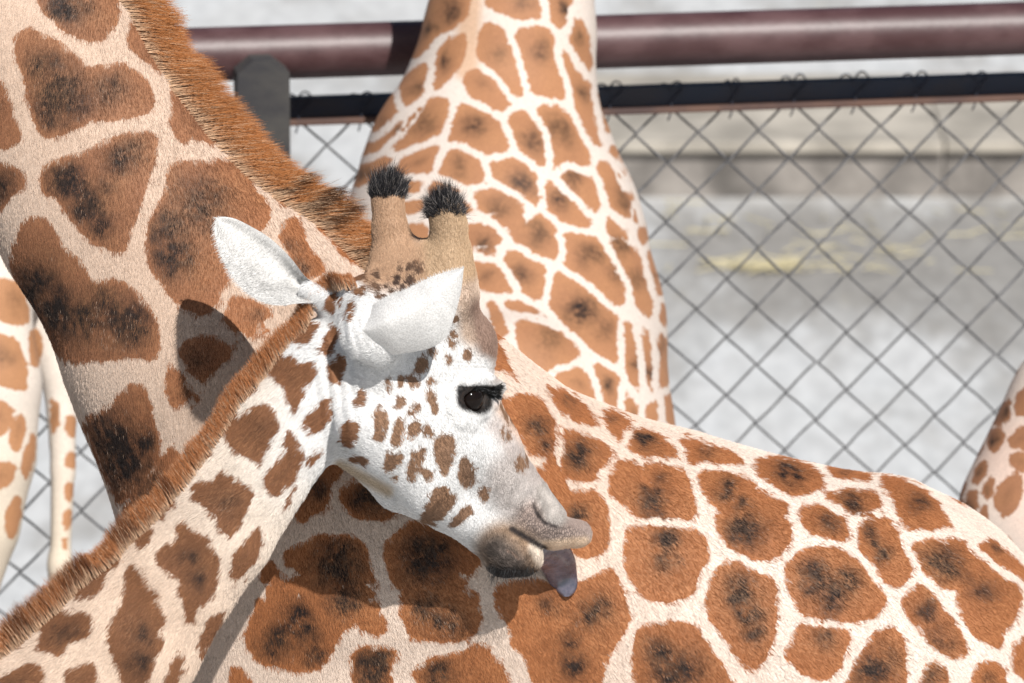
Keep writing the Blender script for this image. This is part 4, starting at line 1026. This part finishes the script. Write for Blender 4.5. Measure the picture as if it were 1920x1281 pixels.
    def base(V):
        return paint(V, (.70, .55, .435), [(560, 860, 640, 560, 210, .9, (.74, .66, .575)), (620, 820, 700, 600, 120, .7, (.77, .74, .71)), (720, 660, 930, 930, 165, .35, W_), (690, 800, 850, 960, 130, .3, W_),
            (630, 620, 720, 560, 80, .5, W_), (400, 400, 560, 560, 130, .2, W_),
            (780, 520, 850, 480, 66, .35, (.46, .30, .19)), (725, 500, 728, 340, 55, .2, (.47, .30, .19)), (848, 500, 832, 380, 48, .2, (.50, .35, .22)),
            (876, 560, 890, 620, 30, .5, (.60, .46, .36)), (690, 600, 800, 600, 50, .5, W_),
            (905, 585, 932, 690, 26, .5, (.30, .20, .155)), (955, 770, 1000, 890, 26, .6, (.66, .49, .39)), (905, 690, 860, 700, 20, .6, W_), (930, 800, 985, 870, 16, .8, (.62, .56, .53)),
            (985, 905, 1020, 965, 58, .5, (.34, .28, .255)), (960, 905, 975, 930, 46, .8, (.56, .51, .48)), (1000, 975, 1085, 995, 34, .5, (.34, .265, .23)), (1028, 928, 1042, 966, 23, .45, (.40, .365, .335)),
            (1010, 1026, 1095, 1018, 11, .6, (.66, .49, .35)), (1000, 946, 1008, 966, 3, .9, (.08, .065, .06)), (1008, 966, 1022, 981, 3.5, .8, (.03, .025, .025)), (1022, 981, 1044, 989, 3, .9, (.05, .04, .04)), (945, 1030, 975, 1050, 52, .35, (.33, .225, .15)), (930, 1030, 962, 1062, 30, .7, (.13, .105, .09)), (930, 1076, 1000, 1084, 14, .7, (.03, .025, .025)), (1005, 1030, 1018, 1055, 14, .5, (.70, .60, .50)),
            (945, 1030, 975, 1050, 1, .1, (.3, .2, .15)), (868, 734, 924, 734, 11, .25, (.012, .011, .011)), (880, 750, 902, 756, 23, .15, (.012, .011, .011)), (915, 745, 934, 738, 7, .3, (.02, .02, .02)),
            (872, 714, 922, 708, 8, .4, W_), (640, 873, 728, 922, 11, .8, (.52, .42, .31)) , (960, 993, 1022, 1030, 6, .6, (.03, .025, .025))]) * mottle(V)
    def spot(V):
        q = pix(V)
        c = np.tile(BROWN, (len(V), 1)) * .95
        hd = sstep(640, 720, q[:, 0])
        c += (np.array([.235, .14, .088]) - c) * hd[:, None]
        top = np.exp(-((q[:, 0] - 745) / 55) ** 2 - ((q[:, 1] - 520) / 50) ** 2)
        return c + (np.array([.05, .03, .024]) - c) * top[:, None]
    def skin(V):
        q = pix(V)
        m = np.maximum.reduce([np.exp(-(((q[:, 0] - x) / rx) ** 2 + ((q[:, 1] - y) / ry) ** 2) ** 2) for x, y, rx, ry in ((1010, 985, 42, 28), (1055, 1000, 45, 18), (990, 965, 30, 34), (950, 1045, 34, 26))])
        fl = np.exp(-(((q[:, 0] - 1036) / 24) ** 2 + ((q[:, 1] - 948) / 30) ** 2) ** 2)
        return m * (1 - fl)
    g = build_skin('body', root, S, (xs, ys, ax[2]), B_SPOTS + H_SPOTS, [[(-45, 1150), (200, 980), (600, 540), (640, 480), (680, 320), (880, 350), (900, 500), (960, 620), (1140, 980), (1100, 1140), (900, 1110), (640, 900), (500, 1060), (360, 1326), (-45, 1326)]],
                   base, spot, dict(cell=.12, seed=9, gap=.013, dark_auto=.12, grow=.32, line=.5), extra=[ear_n, ear_f], relax=1, deform=deform, skin=skin)
    def flow(p, q):
        t = sstep(560, 760, q[:, 0])
        a = np.array([-.62, -.70, 0]); b = np.array([-.45, .75, -.1])
        f = a + (b - a) * t[:, None]
        o = sstep(540, 480, q[:, 1]) * (q[:, 0] > 660)
        return f + (np.array([-.1, 1, 0]) - f) * o[:, None] + np.stack([noise3(p, 12, 61), noise3(p, 12, 62), 0 * t], 1) * .2
    def length(p, q):
        hd = sstep(560, 700, q[:, 0]); L = .010 + (.0062 - .010) * hd
        mz = np.exp(-((q[:, 0] - 1020) / 90) ** 2 - ((q[:, 1] - 985) / 60) ** 2)
        ch = np.exp(-((q[:, 0] - 960) / 60) ** 2 - ((q[:, 1] - 1065) / 30) ** 2)
        return L * (1 - .55 * mz) + .006 * ch
    def mask(c, q):
        ey = np.hypot(q[:, 0] - 890, (q[:, 1] - 750) * 1.2) < 27
        nz = np.hypot((q[:, 0] - 1036) / 26, (q[:, 1] - 948) / 34) < 1
        lip = np.hypot((q[:, 0] - 1060) / 55, (q[:, 1] - 1004) / 30) < 1
        return np.where(ey | nz, 0, np.where(lip, .35, 1.0))
    coat_hair(g, g['obj'], 260000, length, flow, rad=.00030, frame=(-40, 300, 1200, 1330), lift=.26, mask=mask)
    # mane
    line = np.array([(-160, 1330), (0, 1190), (110, 1108), (212, 1020), (318, 905), (400, 800), (490, 688), (560, 600), (600, 560), (628, 528), (655, 512)], float)
    dN = 9.645
    mane(root, line, dN, 20000, .042, (106 * dN / FPX, .85, -.45, .62), ((-.60, -.82), (-.35, -.95)), g, (.56, .37, .24), (.42, .17, .068), (.16, .06, .026), taper=([0, .6, .9, 1], [1.2, 1.0, .8, .55]), inset=2, dark=.38)
    # black tufts on the ossicones
    def tuft(name, centre, r, lean, n, seed):
        r2 = np.random.default_rng(seed)
        v = unit(r2.normal(0, 1, (n, 3))); v[:, 1] = np.abs(v[:, 1]) * 1.1 - .35; v = unit(v)
        p = centre + v * r * .95
        cl = np.stack([noise3(p, 90, 81 + seed + k) for k in range(3)], 1)
        d = unit(v * .40 + np.array(lean) + cl * .45 + r2.normal(0, .16, (n, 3)))
        L = r2.uniform(.008, .022, n) * (1 + .5 * v[:, 1] + .6 * cl[:, 0])
        tone = np.clip(r2.normal(.028, .016, (n, 1)), .006, .12) * np.array([1.0, .97, 1.05]); tone[r2.random(n) < .07] = (.30, .27, .25)
        add_hair(name, root, to_world(p) - g['o0'], d @ VM, L, 0.00034 * r2.uniform(.7, 1.3, n), tone, tone * 1.3, 4, r2.normal(0, .14, (n, 3)), M_BLACKHAIR)
    tuft('tuft', H(836, 400, -.052), 31 * h, (-.16, .45, -.05), 5000, 3)
    tuft('tuft', H(727, 366, .058), 31 * h, (.06, .85, -.05), 5000, 4)
    # eyeball
    def ball(name, c, r, mat, nu=28, nv=20):
        V = []; F = []
        for i in range(nv + 1):
            for j in range(nu):
                a = math.pi * i / nv; b = 2 * math.pi * j / nu; V.append(c + r * np.array([math.sin(a) * math.cos(b), math.cos(a), math.sin(a) * math.sin(b)]))
        for i in range(nv):
            for j in range(nu): F.append((i*nu+j, i*nu+(j+1) % nu, (i+1)*nu+(j+1) % nu, (i+1)*nu+j))
        return link(name, mesh(name, to_world(np.array(V)) - g['o0'], F, mat), root)
    m, nt, bs = new_mat('dark eye'); bs.inputs['Base Color'].default_value = (.008, .005, .004, 1); bs.inputs['Roughness'].default_value = .07; bs.inputs['Specular IOR Level'].default_value = .18
    ball('eye', eb, er, m)
    # eyelashes
    r2 = np.random.default_rng(12); n = 1500
    pts = np.array([(860, 731), (872, 727), (890, 726), (908, 730), (924, 738), (934, 746)], float)
    t = r2.random(n) ** .9 * (len(pts) - 1); i = np.minimum(t.astype(int), len(pts) - 2); f = (t - i)[:, None]
    pp = pts[i] * (1 - f) + pts[i + 1] * f + r2.normal(0, 1.6, (n, 2))
    roots = np.array([S.hit(x, y) if k < 0 else (0, 0, 0) for k, (x, y) in enumerate(pp[:0])]) if False else None
    dz = np.clip([S.hit(x, y)[2] for x, y in pts], e0[2] - .01, e0[2] + .03); dz = np.interp(t, np.arange(len(pts)), dz)
    roots = np.stack([(pp[:, 0] - 960) / FPX * dz, (640.5 - pp[:, 1]) / FPX * dz, dz + r2.uniform(0, .004, n)], 1)
    dirs = unit(np.stack([.75 + .35 * f[:, 0] + r2.normal(0, .25, n), -.38 + r2.normal(0, .25, n), np.full(n, -.55)], 1))
    dirs[:, 0] *= np.interp(t, [0, 1, 5], [-.6, .6, 1.1])
    tone = np.clip(r2.normal(.02, .012, (n, 1)), .004, .08) * np.ones((1, 3)); tone[r2.random(n) < .08] = (.25, .25, .26)
    add_hair('eyelash', root, to_world(roots) - g['o0'], unit(dirs) @ VM, r2.uniform(.005, .0105, n), .00036, tone, tone, 4, r2.normal(0, .1, (n, 3)), M_BLACKHAIR)
    # lashes and dark hair in front of the eye
    n = 330; k = r2.random(n)
    bx = np.stack([924 + 16 * k + r2.normal(0, 3, n), 735 - 11 * k + r2.normal(0, 3, n)], 1)
    dmid = np.clip(np.array([S.hit(926, 733)[2]]), e0[2] - .005, e0[2] + .03); roots = np.stack([(bx[:, 0] - 960) / FPX * dmid, (640.5 - bx[:, 1]) / FPX * dmid, np.full(n, dmid[0]) + r2.uniform(0, .012, n)], 1)
    dirs = unit(np.stack([.8 + r2.normal(0, .25, n), .25 + r2.normal(0, .4, n), .1 + r2.normal(0, .3, n)], 1))
    tone = np.clip(r2.normal(.018, .012, (n, 1)), .004, .08) * np.ones((1, 3))
    add_hair('eyelash', root, to_world(roots) - g['o0'], dirs @ VM, r2.uniform(.004, .009, n), .00034, tone, tone, 4, r2.normal(0, .1, (n, 3)), M_BLACKHAIR)
    # chin whiskers
    n = 260
    wx = np.stack([r2.uniform(915, 1005, n), r2.uniform(1050, 1082, n)], 1); dd = np.array([S.hit(x, y)[2] for x, y in ((915, 1050), (960, 1060), (1005, 1060))])
    dd = np.interp(wx[:, 0], [915, 960, 1005], np.where((dd > 9.4) & (dd < 10.1), dd, 9.92))
    roots = np.stack([(wx[:, 0] - 960) / FPX * dd, (640.5 - wx[:, 1]) / FPX * dd, dd + .004], 1)
    dirs = unit(np.stack([-.1 + r2.normal(0, .35, n), -1 + r2.normal(0, .2, n), -.25 + r2.normal(0, .3, n)], 1))
    tone = np.clip(r2.normal(.03, .02, (n, 1)), .005, .15) * np.ones((1, 3))
    add_hair('whisker', root, to_world(roots) - g['o0'], dirs @ VM, r2.uniform(.008, .028, n), .0003, tone, tone, 4, r2.normal(0, .1, (n, 3)), M_BLACKHAIR)
    return g, root, S, neckline

GA = adult()
print('adult', len(GA['V']), time.time() - T0)
GB, RB, SB, _ = young()
print('young', len(GB['V']), time.time() - T0)

# tongue: a broad tip curling over the flank
def tongue():
    from mathutils.bvhtree import BVHTree
    bv = BVHTree.FromPolygons([tuple(v) for v in GA['V']], [tuple(int(i) for i in f) for f in GA['Q']])
    def surf(x, y):
        r = P(x, y, 1.0); r /= np.linalg.norm(r)
        hitp = bv.ray_cast(Vector((0, 0, 0)), Vector(r))[0]
        return hitp[2]
    line = [(975, 1000, 30), (1005, 1018, 35), (1034, 1036, 35), (1047, 1056, 34), (1054, 1080, 29), (1061, 1098, 24), (1062, 1111, 17), (1062, 1119, 7)]
    d_m = H(1000, 1020, -.01)[2]; d_s = surf(1060, 1100) - .010
    print('tongue depth', d_m, d_s)
    line = np.array(line, float); n = len(line)
    fine = np.linspace(0, n - 1, 34)
    L = np.stack([np.interp(fine, range(n), line[:, i]) for i in range(3)], 1)
    for _ in range(4): L[1:-1] = L[1:-1] * .5 + (L[:-2] + L[2:]) * .25
    tg = np.gradient(L[:, :2], axis=0); tg /= np.linalg.norm(tg, axis=1)[:, None]; nn = np.stack([-tg[:, 1], tg[:, 0]], 1)
    V = []; F = []; m = 24
    for i in range(len(L)):
        t = i / (len(L) - 1); dep = d_m + (d_s - d_m) * sstep(0, .75, t)
        for j in range(m):
            a = 2 * math.pi * j / m; c = math.cos(a); s = math.sin(a)
            x, y = L[i, :2] + nn[i] * c * L[i, 2]
            th = .0085 * (1 - .45 * t) * (1 if t < .93 else .7)
            groove = .0035 * math.exp(-(c / .28) ** 2) * (s < 0)
            V.append(P(x, y, dep + s * th + groove + .010 * c * c * (1 - t * .4)))
    for i in range(len(L) - 1):
        for j in range(m): F.append((i*m+j, i*m+(j+1) % m, (i+1)*m+(j+1) % m, (i+1)*m+j))
    F.append(tuple(range((len(L)-1)*m, len(L)*m)))
    mt, nt, bs = new_mat('wet grey tongue')
    tc = node(nt, 'ShaderNodeTexCoord').outputs['Object']
    col = mixc(nt, maprange(nt, noise(nt, tc, 60, 4), .35, .65), (.055, .06, .09), (.12, .11, .145))
    nt.links.new(col, bs.inputs['Base Color']); bs.inputs['Roughness'].default_value = .16; bs.inputs['Coat Weight'].default_value = .8; bs.inputs['Coat Roughness'].default_value = .15
    b = node(nt, 'ShaderNodeBump'); b.inputs['Strength'].default_value = .45; b.inputs['Distance'].default_value = .002
    nt.links.new(noise(nt, tc, 420, 2), b.inputs['Height']); nt.links.new(b.outputs[0], bs.inputs['Normal'])
    link('tongue', mesh('tongue', to_world(np.array(V)) - GB['o0'], F, mt), RB)
tongue()

# ------------------------------------------------------------------ giraffes behind, close to the fence
def behind_c():
    root = empty('giraffe', to_world(P(960, 700, 12.5)) * (1, 1, 0))
    tag(root, 'giraffe seen from behind with its neck raised in front of the top pipe', 'giraffe', 'giraffes crowded along the fence')
    S = Shape()
    N = lambda x, y, r, d: (P(x, y, d), px_r(r, d))
    S.chain([N(985, -560, 110, 12.6), N(968, -60, 146, 12.58), N(955, 70, 160, 12.58), N(938, 190, 180, 12.58), N(920, 330, 240, 12.56), N(926, 450, 282, 12.5), N(948, 620, 298, 12.4), N(965, 830, 298, 12.2), N(960, 1080, 290, 12.05)], .07, zs(.92), ki=.025)
    S.chain([N(985, -600, 120, 12.8), N(960, -690, 100, 12.95), N(940, -640, 60, 13.25)], .06)
    S.chain([N(900, -740, 34, 12.85), N(890, -800, 24, 12.85)], .03); S.chain([N(1030, -740, 34, 12.85), N(1040, -800, 24, 12.85)], .03)
    S.cone(P(960, 740, 12.0), P(1010, 900, 11.95), px_r(150, 12), px_r(150, 12), .03, zs(.8))      # near haunch, with the fold round it
    for x, d in ((840, 12.0), (1090, 12.0)): limb_to_ground(S, P(x, 1150, d), .15)
    for x, d in ((850, 12.55), (1080, 12.55)): limb_to_ground(S, P(x, 1000, d), .14)
    f0 = P(560, 900, 12.4); f1 = P(1300, -60, 12.4)
    ax = (axis(-.9, .7, f0[0], f1[0], .010, .035), axis(-3.4, 1.9, f0[1], f1[1], .010, .035), axis(11.2, 13.7, 11.75, 12.9, .014, .035))
    base = lambda V: paint(V, (.70, .61, .54), [(885, -50, 875, 130, 22, .5, (.62, .42, .29))])
    return build_skin('body', root, S, ax, C_SPOTS, [[(820, -45), (1105, -45), (1130, 150), (1250, 560), (1275, 860), (1000, 700), (880, 500), (700, 440), (640, 380), (700, 230)]], base, np.array([.40, .19, .095]), dict(cell=.15, seed=3, gap=.010, dark_auto=.35, grow=1.1, line=1.5))
def behind_d():
    root = empty('giraffe', to_world(P(-200, 700, 12.6)) * (1, 1, 0))
    tag(root, 'giraffe standing behind the rusty maned one, only its spotted hind legs showing', 'giraffe', 'giraffes crowded along the fence')
    S = Shape(); D_ = 12.55
    N = lambda x, y, r, d=D_: (P(x, y, d), px_r(r, d))
    S.chain([N(-70, 430, 95), N(-52, 560, 106), N(-42, 720, 120), N(-46, 850, 114), N(-62, 980, 100), N(-88, 1110, 82), N(-105, 1250, 66)], .05, zs(.8))
    w = to_world(P(-105, 1250, D_)); g_ = lambda f, dx, r: (to_view([w[0] + dx, w[1], w[2] * f]), r)
    S.chain([N(-105, 1250, 66), g_(.75, -.03, .062), g_(.55, .0, .052), g_(.12, .02, .045), g_(.04, .05, .06)], .05)
    S.chain([N(30, 500, 70, 12.9), N(75, 610, 48, 12.9), N(108, 700, 33, 12.9), N(116, 780, 28, 12.9), N(118, 880, 24, 12.9), N(112, 1060, 20, 12.9)], .03)
    w2 = to_world(P(112, 1060, 12.9)); g2 = lambda f, dx, r: (to_view([w2[0] + dx, w2[1], w2[2] * f]), r)
    S.chain([N(112, 1060, 20, 12.9), g2(.7, -.02, .034), g2(.5, .0, .045), g2(.12, .0, .036), g2(.04, .03, .055)], .03)
    S.chain([N(-40, 470, 150, 12.7), N(-300, 420, 270, 12.65), N(-800, 330, 300, 12.6), N(-1050, 250, 270, 12.6)], .1, zs(.9))
    S.chain([N(-1050, 250, 270, 12.6), N(-1250, -200, 140, 12.6), N(-1400, -900, 90, 12.6)], .1, zs(.8))
    S.chain([N(-1400, -900, 90, 12.6), N(-1520, -900, 75, 12.6), N(-1680, -790, 42, 12.6)], .05)
    for dd, x in ((-.14, -980), (.16, -1050)): limb_to_ground(S, P(x, 500, 12.6 + dd), .13)
    f0 = P(-90, 1330, 12.6); f1 = P(170, 400, 12.6)
    ax = (axis(-3.5, -.8, f0[0], f1[0], .010, .035), axis(-3.2, 2.2, f0[1], f1[1], .012, .035), axis(11.9, 13.9, 12.35, 13.05, .012, .035))
    base = lambda V: paint(V, (.74, .66, .58), [(-40, 1000, 110, 1100, 170, .8, (.70, .61, .49))])
    return build_skin('body', root, S, ax, D_SPOTS, [[(-45, 470), (60, 520), (180, 640), (160, 1120), (-45, 1160)]], base, np.array([.44, .22, .11]), dict(cell=.15, seed=8, gap=.012, dark_auto=.2))
def behind_e():
    root = empty('giraffe', to_world(P(2250, 800, 12.3)) * (1, 1, 0))
    tag(root, 'giraffe behind the licked animal, only a sliver of its spotted rump showing', 'giraffe', 'giraffes crowded along the fence')
    S = Shape(); D_ = 12.2
    N = lambda x, y, r, d=D_: (P(x, y, d), px_r(r, d))
    S.chain([N(2004, 985, 212), N(2085, 800, 204), N(2230, 760, 260), N(2700, 740, 300), N(3000, 700, 270)], .09, zs(.8))
    S.chain([N(3000, 700, 270), N(3160, 420, 150), N(3300, -200, 110), N(3380, -700, 85)], .1, zs(.85))
    S.chain([N(3380, -720, 85), N(3460, -740, 74), N(3560, -650, 40)], .05)
    for dd, x in ((-.12, 2010), (.14, 2060)): limb_to_ground(S, P(x, 1080, D_ + dd), .15)
    for dd, x in ((-.12, 2880), (.14, 2950)): limb_to_ground(S, P(x, 1080, D_ + dd), .15)
    f0 = P(1760, 1110, 12.2); f1 = P(1990, 620, 12.2)
    ax = (axis(.7, 3.4, f0[0], f1[0], .010, .035), axis(-3.2, 2.0, f0[1], f1[1], .010, .035), axis(11.4, 13.7, 11.9, 12.3, .012, .035))
    return build_skin('body', root, S, ax, E_SPOTS, [[(1965, 660), (1900, 720), (1770, 960), (1820, 1080), (1965, 1080)]], lambda V: paint(V, (.80, .69, .60), [(1900, 850, 1960, 950, 70, .6, (.80, .62, .52))]), np.array([.36, .17, .09]), dict(cell=.15, seed=14, gap=.012, dark_auto=.25, grow=.5))
behind_c(); behind_d(); behind_e()
print('done', time.time() - T0)
